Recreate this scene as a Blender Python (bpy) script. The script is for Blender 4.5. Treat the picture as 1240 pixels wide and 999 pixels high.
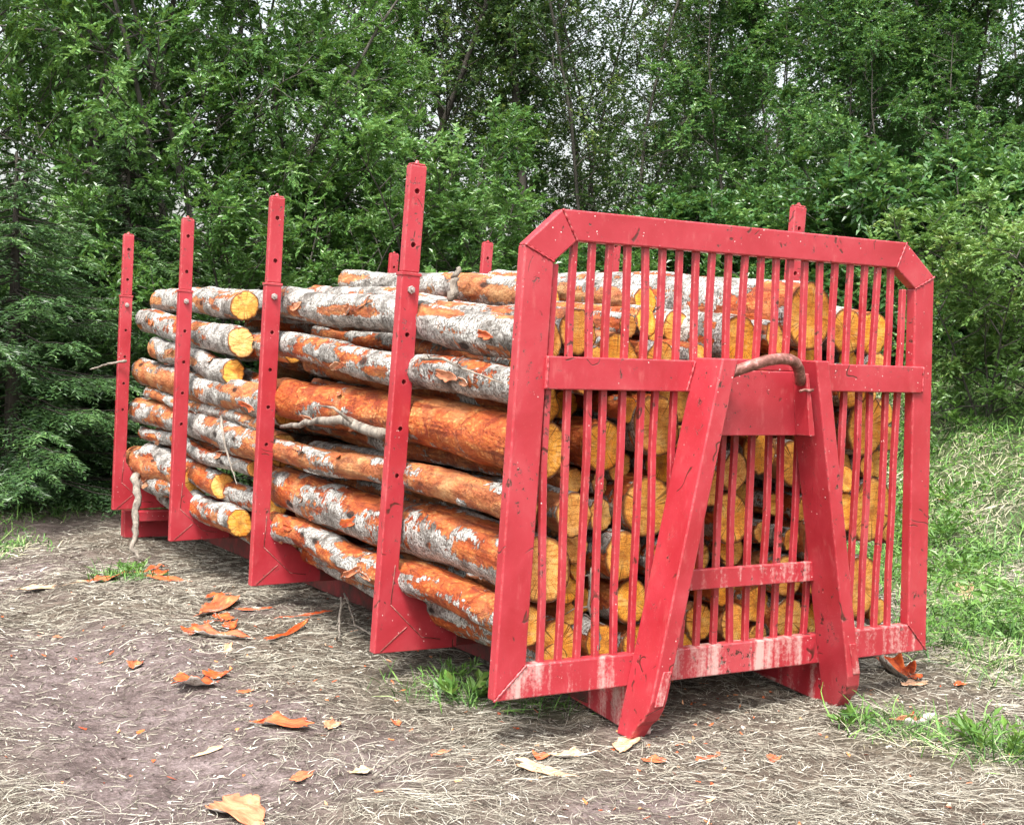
import bpy, bmesh, math, random
import numpy as np
from mathutils import Vector, Matrix

for _o in list(bpy.data.objects):
    bpy.data.objects.remove(_o)
scene = bpy.context.scene
COL = scene.collection
R = math.radians
RNG = np.random.default_rng(7)
random.seed(7)

# ------------------------------------------------------------------ camera
CP = np.array([-2.4671, -4.3249, 1.5512]); YAW, PITCH, ROLL = 0.5138, -0.0485, 0.0336
fw = np.array([math.sin(YAW)*math.cos(PITCH), math.cos(YAW)*math.cos(PITCH), math.sin(PITCH)])
rt = np.array([math.cos(YAW), -math.sin(YAW), 0.0]); upv = np.cross(rt, fw)
r2 = math.cos(ROLL)*rt + math.sin(ROLL)*upv; u2 = -math.sin(ROLL)*rt + math.cos(ROLL)*upv
cam = bpy.data.cameras.new('camera'); camo = bpy.data.objects.new('camera', cam); COL.objects.link(camo)
m4 = Matrix.Identity(4)
for i in range(3):
    m4[i][0] = r2[i]; m4[i][1] = u2[i]; m4[i][2] = -fw[i]; m4[i][3] = CP[i]
camo.matrix_world = m4
cam.sensor_width = 36.0; cam.lens = 36.0*1552.77/1240.0; cam.shift_x = 0.0116
cam.clip_start = 0.05; cam.clip_end = 1500.0
scene.camera = camo

# ------------------------------------------------------------------ sky, sun, exposure
SUN_EL, SUN_AZ = R(60), R(-135)          # azimuth of the sun, clockwise from +y
world = bpy.data.worlds.new('World'); scene.world = world; world.use_nodes = True
wt = world.node_tree; wn = wt.nodes; wn.clear()
sky = wn.new('ShaderNodeTexSky'); sky.sky_type = 'NISHITA'; sky.sun_disc = False
sky.sun_elevation = SUN_EL; sky.sun_rotation = SUN_AZ
sky.air_density = 1.6; sky.dust_density = 6.0; sky.ozone_density = 1.0
hs = wn.new('ShaderNodeHueSaturation'); hs.inputs['Value'].default_value = 1.2; hs.inputs['Saturation'].default_value = 0.36
bg = wn.new('ShaderNodeBackground'); bg.inputs['Strength'].default_value = 0.15
wo = wn.new('ShaderNodeOutputWorld')
wt.links.new(sky.outputs[0], hs.inputs['Color']); wt.links.new(hs.outputs[0], bg.inputs['Color'])
wt.links.new(bg.outputs[0], wo.inputs['Surface'])
sl = bpy.data.lights.new('sun', 'SUN'); sl.energy = 2.7; sl.angle = R(14); sl.color = (1.0, 0.965, 0.91)
so = bpy.data.objects.new('sun', sl); COL.objects.link(so)
sd = Vector((math.sin(SUN_AZ)*math.cos(SUN_EL), math.cos(SUN_AZ)*math.cos(SUN_EL), math.sin(SUN_EL)))
so.rotation_euler = sd.to_track_quat('Z', 'Y').to_euler(); so.location = (0, 0, 30)
scene.view_settings.view_transform = 'Standard'; scene.view_settings.look = 'None'
scene.view_settings.gamma = 1.0; scene.view_settings.use_curve_mapping = False
scene.view_settings.exposure = 1.08

# ------------------------------------------------------------------ helpers
def tag(o, label=None, cat=None, group=None, kind=None):
    if label: o['label'] = label
    if cat: o['category'] = cat
    if group: o['group'] = group
    if kind: o['kind'] = kind
    return o

def link(name, me, mats=(), parent=None):
    o = bpy.data.objects.new(name, me); COL.objects.link(o)
    for m in (mats if isinstance(mats, (list, tuple)) else [mats]):
        if m is not None and me is not None and m.name not in [x.name for x in me.materials if x]:
            me.materials.append(m)
    if parent is not None: o.parent = parent
    return o

def empty(name, loc=(0, 0, 0)):
    o = bpy.data.objects.new(name, None); COL.objects.link(o); o.location = loc
    o.empty_display_size = 0.2
    return o

def npmesh(name, V, F, attrs=None, smooth=False, matidx=None):
    """V (n,3); F (m,k) faces all of one size; attrs: dict of per-vertex floats"""
    me = bpy.data.meshes.new(name)
    V = np.ascontiguousarray(V, dtype=np.float32); F = np.ascontiguousarray(F, dtype=np.int32)
    n, k = len(F), F.shape[1]
    me.vertices.add(len(V)); me.vertices.foreach_set('co', V.ravel())
    me.loops.add(n*k); me.loops.foreach_set('vertex_index', F.ravel())
    me.polygons.add(n); me.polygons.foreach_set('loop_start', np.arange(0, n*k, k, dtype=np.int32))
    if matidx is not None: me.polygons.foreach_set('material_index', np.asarray(matidx, dtype=np.int32))
    me.update(calc_edges=True)
    me.polygons.foreach_set('use_smooth', np.full(n, smooth))
    if attrs:
        for a, v in attrs.items():
            at = me.attributes.new(a, 'FLOAT', 'POINT'); at.data.foreach_set('value', np.asarray(v, dtype=np.float32))
    me.validate(clean_customdata=False)
    return me

def _hash(ix, iy, iz, seed):
    h = (ix.astype(np.int64)*374761393 + iy.astype(np.int64)*668265263 + iz.astype(np.int64)*2147483647 + seed*974634777) & 0x7fffffff
    h = ((h ^ (h >> 13))*1274126177) & 0x7fffffff
    h = ((h ^ (h >> 16))*668265263) & 0x7fffffff
    return (h & 0xffff)/65535.0
def vnoise(x, y, z=0.0, seed=0):
    x, y, z = np.broadcast_arrays(np.asarray(x, float), np.asarray(y, float), np.asarray(z, float))
    ix, iy, iz = np.floor(x), np.floor(y), np.floor(z)
    fx, fy, fz = x-ix, y-iy, z-iz
    fx, fy, fz = [f*f*(3-2*f) for f in (fx, fy, fz)]
    r = 0
    for a in (0, 1):
        for b in (0, 1):
            for c in (0, 1):
                w = (fx if a else 1-fx)*(fy if b else 1-fy)*(fz if c else 1-fz)
                r = r + w*_hash(ix+a, iy+b, iz+c, seed)
    return r
def fbm(x, y, z=0.0, seed=0, oct=4):
    r, a, t = 0, 1.0, 0
    for o in range(oct):
        r = r + a*vnoise(np.asarray(x)*2**o, np.asarray(y)*2**o, np.asarray(z)*2**o, seed+o*17); t += a; a *= .5
    return r/t
def sstep(a, b, x):
    t = np.clip((np.asarray(x, float)-a)/(b-a), 0, 1); return t*t*(3-2*t)

def ground_h(x, y):
    x = np.asarray(x, float); y = np.asarray(y, float)
    bank = 1.5*sstep(4.4, 10.0, x-0.12*np.maximum(y-6, 0))
    dip = -0.15*sstep(2.5, 6.0, y)*(1-sstep(3.5, 5, x))
    d = np.hypot(x-1, y-2)
    far = 1.2*sstep(16, 60, d)
    nz = (fbm(x*0.9, y*0.9, 0, 3, 3)-.5)*0.10*sstep(0.0, 6.0, np.hypot(x-1.0, y+0.2)) \
        + (fbm(x*4.5, y*4.5, 0, 5, 3)-.5)*0.035
    rough = (fbm(x*2.2, y*2.2, 0, 9, 3)-.5)*0.25*sstep(4.5, 7, x)
    rut = -.035*np.exp(-((x+1.15+.10*np.sin(y*.6))/.28)**2)*sstep(-2.5, 0, y)*(1-sstep(6, 9, y)) + .02*np.exp(-((x+.72+.10*np.sin(y*.6))/.14)**2)
    clod = .030*np.clip(vnoise(x*11, y*11, 0, 15)-.62, 0, 1) + .02*np.clip(vnoise(x*19, y*19, 0, 16)-.6, 0, 1)
    return bank + dip + far + nz + rough + rut + clod - 0.028

# ------------------------------------------------------------------ materials
class NT:
    def __init__(s, name):
        s.m = bpy.data.materials.new(name); s.m.use_nodes = True; s.t = s.m.node_tree; s.t.nodes.clear()
        s.out = s.t.nodes.new('ShaderNodeOutputMaterial')
        s.b = s.t.nodes.new('ShaderNodeBsdfPrincipled'); s.t.links.new(s.b.outputs[0], s.out.inputs['Surface'])
    def n(s, kind, **kw):
        nd = s.t.nodes.new(kind)
        for k, v in kw.items():
            if k.startswith('i_'):
                key = k[2:]; key = int(key) if key.isdigit() else key.replace('_', ' ')
                s.set(nd.inputs[key], v)
            else: setattr(nd, k, v)
        return nd
    def set(s, inp, v):
        if isinstance(v, bpy.types.NodeSocket): s.t.links.new(v, inp)
        elif isinstance(v, bpy.types.Node): s.t.links.new(v.outputs[0], inp)
        else: inp.default_value = v
    def coord(s, kind='Object'):
        return s.n('ShaderNodeTexCoord').outputs[kind]
    def mapping(s, vec, scale=(1, 1, 1), loc=(0, 0, 0), rot=(0, 0, 0)):
        m = s.n('ShaderNodeMapping'); s.set(m.inputs[0], vec)
        s.set(m.inputs['Scale'], scale); s.set(m.inputs['Location'], loc); s.set(m.inputs['Rotation'], rot)
        return m.outputs[0]
    def noise(s, vec, scale=5, detail=4, rough=.55, dist=0.0):
        nd = s.n('ShaderNodeTexNoise'); s.set(nd.inputs['Vector'], vec)
        nd.inputs['Scale'].default_value = scale; nd.inputs['Detail'].default_value = detail
        nd.inputs['Roughness'].default_value = rough; nd.inputs['Distortion'].default_value = dist
        return nd.outputs['Fac']
    def ramp(s, fac, stops):
        nd = s.n('ShaderNodeValToRGB'); s.set(nd.inputs[0], fac); cr = nd.color_ramp
        while len(cr.elements) < len(stops): cr.elements.new(0.5)
        for e, (p, c) in zip(cr.elements, stops):
            e.position = p; e.color = (c, c, c, 1) if isinstance(c, (int, float)) else (*c, 1)
        return nd.outputs[0]
    def mix(s, fac, a, b, blend='MIX'):
        nd = s.n('ShaderNodeMix', data_type='RGBA', blend_type=blend)
        s.set(nd.inputs[0], fac)
        for i, v in ((6, a), (7, b)):
            if isinstance(v, tuple) and len(v) == 3: v = (*v, 1)
            s.set(nd.inputs[i], v)
        return nd.outputs[2]
    def math(s, op, a, b=0.0, c=None):
        nd = s.n('ShaderNodeMath', operation=op); s.set(nd.inputs[0], a); s.set(nd.inputs[1], b)
        if c is not None: s.set(nd.inputs[2], c)
        return nd.outputs[0]
    def attr(s, name, typ='GEOMETRY'):
        nd = s.n('ShaderNodeAttribute', attribute_name=name, attribute_type=typ); return nd.outputs['Fac']
    def bump(s, h, dist=.01, strength=1.0):
        nd = s.n('ShaderNodeBump'); s.set(nd.inputs['Height'], h); nd.inputs['Distance'].default_value = dist
        nd.inputs['Strength'].default_value = strength; s.t.links.new(nd.outputs[0], s.b.inputs['Normal']); return nd

def leaf_material(name, dark, light, rough=.42, transl=.35, tip=(.20, .26, .06)):
    t = NT(name); r = t.attr('rnd')
    c = t.ramp(r, [(0.0, dark), (.75, light), (1.0, tip)])
    t.set(t.b.inputs['Base Color'], c); t.b.inputs['Roughness'].default_value = rough
    t.b.inputs['Specular IOR Level'].default_value = .6
    tr = t.n('ShaderNodeBsdfTranslucent'); t.set(tr.inputs[0], t.mix(.5, c, (.16, .24, .03)))
    mx = t.n('ShaderNodeMixShader'); mx.inputs[0].default_value = transl
    t.t.links.new(t.b.outputs[0], mx.inputs[1]); t.t.links.new(tr.outputs[0], mx.inputs[2])
    t.t.links.new(mx.outputs[0], t.out.inputs['Surface'])
    return t.m

M = {}
M['willow_leaf'] = leaf_material('willow_leaf', (.020, .070, .012), (.13, .285, .072), .30, .40, (.24, .40, .13))
M['alder_leaf'] = leaf_material('alder_leaf', (.020, .075, .016), (.11, .255, .078), .30, .40, (.22, .38, .11))
M['aspen_leaf'] = leaf_material('aspen_leaf', (.020, .055, .016), (.085, .17, .052))
M['spruce_leaf'] = leaf_material('spruce_leaf', (.022, .062, .020), (.085, .18, .052), .40, .15, (.17, .29, .09))
M['bush_leaf'] = leaf_material('bush_leaf', (.07, .16, .03), (.19, .33, .09))

def bark_mat(name, a, b, sc=12):
    t = NT(name); v = t.mapping(t.coord(), (1, 1, .25)); n = t.noise(v, sc, 5, .65)
    t.set(t.b.inputs['Base Color'], t.ramp(n, [(.3, a), (.7, b)])); t.b.inputs['Roughness'].default_value = .9
    t.bump(n, .02); return t.m
M['trunk'] = bark_mat('trunk_bark', (.02, .018, .015), (.10, .09, .075))
M['trunk_dark'] = bark_mat('trunk_dark_bark', (.02, .018, .014), (.06, .05, .04))

def paint(name, dirt=0.0, dark=0.0):
    t = NT(name); co = t.coord()
    oi = t.n('ShaderNodeObjectInfo').outputs['Random']
    v = t.n('ShaderNodeVectorMath', operation='ADD'); t.set(v.inputs[0], co)
    cx = t.n('ShaderNodeCombineXYZ'); t.set(cx.inputs[0], t.math('MULTIPLY', oi, 37.0)); t.set(v.inputs[1], cx.outputs[0]); v = v.outputs[0]
    n1 = t.noise(v, 3.0, 5, .6, .4)
    base = t.ramp(n1, [(.30, (.30, .014, .022)), (.52, (.37, .027, .040)), (.75, (.42, .060, .072))])
    n2 = t.noise(t.mapping(v, (1, 1, .35)), 22, 6, .7)
    base = t.mix(t.ramp(n2, [(.57, 0.0), (.74, .45)]), base, (.50, .125, .12))
    fine = t.noise(v, 140, 3, .6)
    base = t.mix(t.ramp(fine, [(.64, 0.0), (.72, .4)]), base, (.55, .22, .20))
    # pale specks
    vo = t.n('ShaderNodeTexVoronoi', feature='F1'); t.set(vo.inputs['Vector'], v); vo.inputs['Scale'].default_value = 34
    spk = t.math('MULTIPLY', t.ramp(vo.outputs['Distance'], [(.07, 1.0), (.11, 0.0)]), t.ramp(t.noise(v, 4.5, 2), [(.54, 0.0), (.60, 1.0)]))
    base = t.mix(spk, base, (.78, .62, .58))
    # dark scratches: thin bent lines and chips
    n3 = t.noise(t.mapping(v, (1, 1, 1), rot=(.5, .2, .4)), 3.6, 2, .5, .5)
    line = t.math('ABSOLUTE', t.math('SUBTRACT', n3, .5)); gate = t.ramp(t.noise(v, 7, 3, .6), [(.57, 0.0), (.60, 1.0)])
    scr = t.math('MULTIPLY', t.ramp(line, [(.003, 1.0), (.008, 0.0)]), gate)
    chip = t.ramp(t.math('ADD', t.noise(v, 26, 6, .75), t.math('MULTIPLY', t.noise(v, 3, 2), .35)), [(.80, 0.0), (.82, 1.0)])
    dk = t.math('MAXIMUM', scr, chip)
    base = t.mix(dk, base, (.07, .018, .012))
    if dirt:
        ns = t.noise(t.mapping(co, (1, 1, .08)), 17, 4, .6); ns2 = t.noise(co, 60, 5, .7); big = t.noise(co, 2.3, 2)
        k = t.ramp(t.math('ADD', t.math('MULTIPLY', t.math('ADD', ns, t.math('MULTIPLY', ns2, .55)), .62), t.math('MULTIPLY', big, .32)), [(.63, 0.0), (.76, dirt)])
        base = t.mix(k, base, (.60, .46, .42))
    bv = t.n('ShaderNodeBevel', samples=3); bv.inputs['Radius'].default_value = .009
    ge = t.n('ShaderNodeNewGeometry'); dt = t.n('ShaderNodeVectorMath', operation='DOT_PRODUCT')
    t.set(dt.inputs[0], bv.outputs[0]); t.set(dt.inputs[1], ge.outputs['Normal'])
    em = t.ramp(dt.outputs['Value'], [(.86, 1.0), (.985, 0.0)])
    ew = t.math('MULTIPLY', em, t.ramp(t.noise(v, 30, 5, .75), [(.47, 0.0), (.60, .7)]))
    base = t.mix(ew, base, (.62, .26, .24))
    ew2 = t.math('MULTIPLY', em, t.ramp(t.noise(v, 19, 5, .8), [(.57, 0.0), (.61, 1.0)]))
    base = t.mix(ew2, base, (.09, .025, .015))
    t.set(t.b.inputs['Base Color'], base)
    t.set(t.b.inputs['Roughness'], t.ramp(n2, [(.3, .34), (.7, .52)]))
    t.b.inputs['Specular IOR Level'].default_value = .55
    t.b.inputs['Coat Weight'].default_value = .12; t.b.inputs['Coat Roughness'].default_value = .3
    h = t.math('SUBTRACT', t.math('MULTIPLY', t.noise(v, 9, 3), .6), t.math('MULTIPLY', dk, .6))
    t.bump(h, .0035, .6)
    return t.m
def shade_grime():  # grimy red, darkened to paint in the shade beneath the load
    t = NT('shaded_grimy_red_paint'); n = t.noise(t.coord(), 7, 6, .7)
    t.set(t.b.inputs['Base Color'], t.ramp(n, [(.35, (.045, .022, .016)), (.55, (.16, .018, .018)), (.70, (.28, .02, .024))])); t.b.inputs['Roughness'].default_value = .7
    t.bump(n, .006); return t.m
M['shade_grime'] = shade_grime()
M['paint'] = paint('red_paint'); M['paint_dirty'] = paint('red_paint_muddy', .7)
def rustm():
    t = NT('rusty_steel'); co = t.coord(); n = t.noise(co, 24, 6, .7)
    c = t.ramp(n, [(.35, (.10, .035, .025)), (.52, (.24, .10, .08)), (.60, (.45, .22, .20)), (.68, (.50, .05, .05))])
    t.set(t.b.inputs['Base Color'], c); t.b.inputs['Roughness'].default_value = .55; t.b.inputs['Metallic'].default_value = .25
    t.bump(n, .004); return t.m
M['rust'] = rustm()
def boltm():
    t = NT('bolt_steel'); t.b.inputs['Base Color'].default_value = (.42, .36, .34, 1); t.b.inputs['Metallic'].default_value = .7
    t.set(t.b.inputs['Roughness'], t.ramp(t.noise(t.coord(), 60), [(.3, .35), (.7, .7)])); return t.m
M['bolt'] = boltm()

def log_mat():
    t = NT('birch_bark_and_bare_wood'); co = t.coord(); seed = t.attr('seed', 'OBJECT')
    v = t.n('ShaderNodeVectorMath', operation='ADD'); t.set(v.inputs[0], co)
    cx = t.n('ShaderNodeCombineXYZ'); t.set(cx.inputs[0], t.math('MULTIPLY', seed, 13.0)); t.set(cx.inputs[2], seed); t.set(v.inputs[1], cx.outputs[0]); v = v.outputs[0]
    mask = t.attr('bark')            # >.5 bark still on
    det = t.noise(v, 26, 6, .7, .6)
    det2 = t.noise(t.mapping(v, (9, 22, 9)), 1.0, 5, .7, .8)
    k = t.math('ADD', mask, t.math('ADD', t.math('MULTIPLY', t.math('SUBTRACT', det, .5), 1.0), t.math('MULTIPLY', t.math('SUBTRACT', det2, .5), 1.1)))
    on = t.ramp(k, [(.47, 0.0), (.50, 1.0)])
    edge = t.math('MULTIPLY', t.ramp(k, [(.44, 0.0), (.475, 1.0)]), t.math('SUBTRACT', 1.0, on))
    # bark: silver with dark cross-wise lenticels and lengthwise cracks
    n1 = t.noise(v, 7, 5, .6)
    n2 = t.noise(t.mapping(v, (9, 30, 9)), 3.2, 5, .65, .3)
    n3 = t.noise(t.mapping(v, (30, 5, 30)), 2.4, 5, .7)
    bark = t.ramp(n1, [(.30, (.085, .08, .072)), (.41, (.27, .255, .235)), (.52, (.52, .505, .475)), (.64, (.68, .665, .63)), (.80, (.40, .22, .13))])
    cr = t.math('MAXIMUM', t.ramp(n2, [(.55, 0.0), (.61, 1.0)]), t.ramp(n3, [(.58, 0.0), (.64, 1.0)]))
    bark = t.mix(t.math('MULTIPLY', cr, .9), bark, (.045, .035, .03))
    spk = t.ramp(t.noise(v, 85, 4, .75), [(.485, 0.0), (.59, .85)])
    bark = t.mix(spk, bark, (.09, .07, .055))
    # bare inner bark / wood
    tone = t.attr('tone', 'OBJECT')
    b1 = t.noise(t.mapping(v, (7, 1.9, 7)), 1.7, 7, .72, 1.1)
    bare = t.ramp(b1, [(.30, (.085, .014, .005)), (.40, (.28, .045, .010)), (.49, (.50, .115, .022)), (.57, (.62, .22, .055)), (.68, (.68, .40, .17))])
    vo = t.n('ShaderNodeTexVoronoi', feature='F1'); t.set(vo.inputs['Vector'], t.mapping(v, (1, .55, 1))); vo.inputs['Scale'].default_value = 58
    cell = vo.outputs['Distance']
    bare = t.mix(t.ramp(cell, [(.26, 0.0), (.56, .65)]), bare, (.34, .060, .014))
    st = t.ramp(t.noise(t.mapping(v, (1.4, 1, 1.4)), 5.5, 5, .7, 1.4), [(.54, 0.0), (.61, .85)])
    bare = t.mix(st, bare, (.24, .030, .008))
    gl = t.ramp(t.noise(v, 4, 3, .5, .5), [(.52, 0.0), (.70, .8)])
    bare = t.mix(t.math('MULTIPLY', gl, tone), bare, (.66, .40, .18))
    lnz = t.noise(t.mapping(v, (26, 2.2, 26)), 1.0, 4, .65, .5)
    bare = t.mix(t.ramp(lnz, [(.57, 0.0), (.63, .8)]), bare, (.16, .022, .006))
    bare = t.mix(t.math('MULTIPLY', t.ramp(t.attr('tone', 'OBJECT'), [(.45, 0.0), (.95, .55)]), 1.0), bare, t.ramp(b1, [(.35, (.20, .075, .030)), (.55, (.46, .25, .11)), (.7, (.62, .46, .28))]))
    kv = t.n('ShaderNodeTexVoronoi', feature='F1'); t.set(kv.inputs['Vector'], t.mapping(v, (1, .42, 1))); kv.inputs['Scale'].default_value = 5.5; kd = t.math('ADD', kv.outputs['Distance'], t.math('MULTIPLY', t.math('SUBTRACT', n1, .5), .12))
    knot = t.ramp(kd, [(.085, 1.0), (.12, 0.0)]); halo = t.ramp(kd, [(.10, .7), (.20, 0.0)])
    bark = t.mix(halo, bark, (.10, .085, .07)); bark = t.mix(knot, bark, (.02, .015, .012)); bare = t.mix(t.math('MULTIPLY', halo, .8), bare, (.24, .05, .015)); bare = t.mix(knot, bare, (.06, .02, .01))
    col = t.mix(on, bare, bark); col = t.mix(t.math('MULTIPLY', edge, .8), col, (.13, .02, .008))
    t.set(t.b.inputs['Base Color'], col)
    t.set(t.b.inputs['Roughness'], t.mix(on, (.5, .5, .5), (.75, .75, .75)))
    t.b.inputs['Specular IOR Level'].default_value = .35
    h = t.math('ADD', t.math('MULTIPLY', on, .55), t.math('ADD', t.math('MULTIPLY', n2, .35), t.math('MULTIPLY', t.noise(v, 50, 5, .7), .45)))
    h = t.math('ADD', h, t.math('ADD', t.math('MULTIPLY', cell, -.22), t.math('MULTIPLY', st, -.3)))
    t.bump(h, .024, 1.0)
    return t.m
M['log'] = log_mat()
def end_mat():
    t = NT('sawn_log_end'); co = t.coord(); seed = t.attr('seed', 'OBJECT'); tone = t.attr('tone', 'OBJECT')
    v = t.n('ShaderNodeVectorMath', operation='ADD'); t.set(v.inputs[0], co)
    cx = t.n('ShaderNodeCombineXYZ'); t.set(cx.inputs[1], seed); t.set(v.inputs[1], cx.outputs[0]); vv = v.outputs[0]
    sep = t.n('ShaderNodeSeparateXYZ'); t.set(sep.inputs[0], co)
    rad = t.math('SQRT', t.math('ADD', t.math('POWER', sep.outputs[0], 2.0), t.math('POWER', sep.outputs[2], 2.0)))
    rd = t.math('ADD', rad, t.math('MULTIPLY', t.math('SUBTRACT', t.noise(vv, 9, 3), .5), .035))
    rings = t.math('SINE', t.math('MULTIPLY', rd, 760.0)); rim = t.attr('rim')
    n = t.noise(vv, 14, 5, .65)
    a = t.ramp(n, [(.30, (.80, .27, .022)), (.50, (.93, .43, .045)), (.72, (.95, .62, .16))])
    b = t.ramp(n, [(.30, (.64, .36, .11)), (.50, (.80, .54, .22)), (.72, (.86, .68, .38))])
    col = t.mix(tone, a, b)
    col = t.mix(t.math('MULTIPLY', t.ramp(rings, [(.2, 0.0), (1.0, 1.0)]), .42), col, (.40, .11, .015))
    blot = t.noise(vv, 11, 5, .75, .8)
    col = t.mix(t.ramp(blot, [(.54, 0.0), (.66, .75)]), col, (.34, .10, .022))
    col = t.mix(t.ramp(blot, [(.34, .6), (.44, 0.0)]), col, (.86, .58, .24))
    heart = t.ramp(t.math('ADD', rad, t.math('MULTIPLY', t.math('SUBTRACT', t.noise(vv, 22, 4), .5), .05)), [(.012, 1.0), (.034, 0.0)])
    hg = t.ramp(t.noise(cx.outputs[0], .37, 0), [(.45, 0.0), (.55, 1.0)])
    col = t.mix(t.math('MULTIPLY', t.math('MULTIPLY', heart, hg), .55), col, (.24, .09, .03))
    stripes = t.noise(t.mapping(vv, (14, 1, 95), rot=(0, .5, 0)), 1.0, 4, .7)
    col = t.mix(t.ramp(stripes, [(.52, 0.0), (.62, .7)]), col, (.44, .15, .028))
    sp = t.ramp(t.noise(vv, 120, 3, .7), [(.55, 0.0), (.66, .6)]); col = t.mix(sp, col, (.30, .10, .03))
    col = t.mix(t.ramp(t.math('ADD', rim, t.math('MULTIPLY', t.math('SUBTRACT', blot, .5), .25)), [(.86, 0.0), (.955, .95)]), col, (.13, .045, .018))
    an = t.math('ARCTAN2', sep.outputs[2], sep.outputs[0])
    cc = t.n('ShaderNodeCombineXYZ'); t.set(cc.inputs[0], t.math('MULTIPLY', t.math('COSINE', an), 2.2)); t.set(cc.inputs[1], t.math('MULTIPLY', t.math('SINE', an), 2.2)); t.set(cc.inputs[2], seed)
    cn = t.math('ABSOLUTE', t.math('SUBTRACT', t.noise(cc.outputs[0], 1.6, 1, .5), .5))
    ck = t.math('MULTIPLY', t.ramp(cn, [(.004, 1.0), (.014, 0.0)]), t.ramp(rim, [(.15, 0.0), (.5, .8)]))
    col = t.mix(ck, col, (.10, .035, .012))
    t.set(t.b.inputs['Base Color'], col); t.b.inputs['Roughness'].default_value = .75
    t.b.inputs['Specular IOR Level'].default_value = .25
    t.bump(t.math('ADD', stripes, t.math('MULTIPLY', n, .5)), .004, .8); return t.m
M['end'] = end_mat()
def flake_mats():
    t = NT('inner_bark'); co = t.coord(); n = t.noise(t.mapping(co, (1, 4, 1)), 9, 5, .65, .6); tone = t.attr('tone', 'OBJECT')
    a = t.ramp(n, [(.32, (.14, .016, .005)), (.46, (.42, .060, .010)), (.62, (.58, .13, .022)), (.75, (.66, .28, .09))])
    b = t.ramp(n, [(.30, (.45, .20, .08)), (.5, (.60, .42, .26)), (.68, (.66, .57, .45))])
    t.set(t.b.inputs['Base Color'], t.mix(tone, a, b)); t.b.inputs['Roughness'].default_value = .6; t.bump(n, .006)
    u = NT('outer_bark'); co = u.coord(); n = u.noise(u.mapping(co, (10, 2, 10)), 5, 5, .7)
    u.set(u.b.inputs['Base Color'], u.ramp(n, [(.35, (.10, .07, .05)), (.45, (.50, .45, .40)), (.65, (.72, .69, .64))])); u.b.inputs['Roughness'].default_value = .8; u.bump(n, .006)
    return t.m, u.m
M['inner'], M['outer'] = flake_mats()
def ground_mat():
    t = NT('muddy_ground'); co = t.coord(); sep = t.n('ShaderNodeSeparateXYZ'); t.set(sep.inputs[0], co)
    big = t.noise(co, 1.1, 4, .55); mid = t.noise(co, 9, 6, .65); fine = t.noise(co, 70, 5, .7)
    mud = t.ramp(mid, [(.30, (.060, .043, .040)), (.48, (.165, .124, .120)), (.66, (.27, .215, .212))])
    mud = t.mix(t.ramp(fine, [(.42, .6), (.60, 0.0)]), mud, (.060, .042, .036))
    mud = t.mix(t.ramp(fine, [(.58, 0.0), (.74, .5)]), mud, (.42, .36, .32))
    soil = t.ramp(mid, [(.3, (.045, .034, .026)), (.7, (.16, .125, .095))])
    g = t.attr('litter')
    col = t.mix(g, mud, soil)
    col = t.mix(t.math('MULTIPLY', t.attr('green'), .75), col, t.ramp(mid, [(.3, (.035, .060, .020)), (.7, (.09, .13, .045))]))
    t.set(t.b.inputs['Base Color'], col); t.b.inputs['Roughness'].default_value = .88
    t.b.inputs['Specular IOR Level'].default_value = .3
    h = t.math('ADD', t.math('MULTIPLY', mid, 1.0), t.math('MULTIPLY', fine, .35)); t.bump(h, .035, .9)
    return t.m
M['ground'] = ground_mat()
def strand_mat(name, stops, rough=.7):
    t = NT(name); t.set(t.b.inputs['Base Color'], t.ramp(t.attr('rnd'), stops)); t.b.inputs['Roughness'].default_value = rough
    t.b.inputs['Specular IOR Level'].default_value = .35; return t.m
M['straw'] = strand_mat('dry_straw', [(0, (.035, .027, .020)), (.28, (.095, .078, .060)), (.55, (.27, .245, .195)), (.82, (.43, .405, .335)), (1, (.62, .60, .53))])
M['grass'] = strand_mat('green_grass', [(0, (.025, .07, .014)), (.45, (.085, .20, .035)), (.68, (.18, .33, .075)), (.78, (.38, .38, .22)), (1, (.58, .54, .40))], .5)
M['weed'] = leaf_material('weed_leaf', (.06, .15, .025), (.14, .29, .05), .45, .3, (.24, .36, .09))
M['dry_branch'] = bark_mat('dry_branch_bark', (.07, .055, .045), (.34, .30, .25), 22)

# ------------------------------------------------------------------ ground sheet
def zone_green(x, y):
    n = fbm(x*.7, y*.7, 0, 21, 3)
    g = sstep(2.9, 4.4, x-0.05*y + (n-.5)*2.6)
    g = np.maximum(g, sstep(8.6, 10.2, y+(n-.5)*3.5))
    for cx, cy, r in ((.25, .85, .30), (-.35, 4.6, .22), (2.0, -.8, .35), (-.6, 9.3, 1.2), (.45, .45, .2), (3.4, 0.2, .5), (-1.2, 6.8, .6), (1.75, -.45, .25)):
        g = np.maximum(g, .75*np.exp(-((x-cx)**2+(y-cy)**2)/(r*r)))
    return g
def zone_mud(x, y):
    """1 where the wheel-worn mud is bare of straw"""
    n = fbm(x*1.4+5, y*1.4, 0, 31, 4)
    m = np.exp(-(((x+1.15)/.75)**2 + ((y-1.3)/1.7)**2)**1.5)
    m = np.maximum(m, .85*np.exp(-(((x+.75)/.8)**2+((y+.0)/.5)**2)))
    m = np.maximum(m, .9*np.exp(-(((x+1.8)/1.1)**2+((y-5.5)/2.2)**2)))
    m = np.maximum(m, .6*np.exp(-(((x-.2)/.35)**2+((y+.75)/.25)**2)))
    m = np.maximum(m, .8*np.exp(-(((x+.9)/1.5)**2+((y-7.8)/.9)**2)))
    return np.clip(m*1.25 + (n-.5)*1.5, 0, 1)
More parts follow.
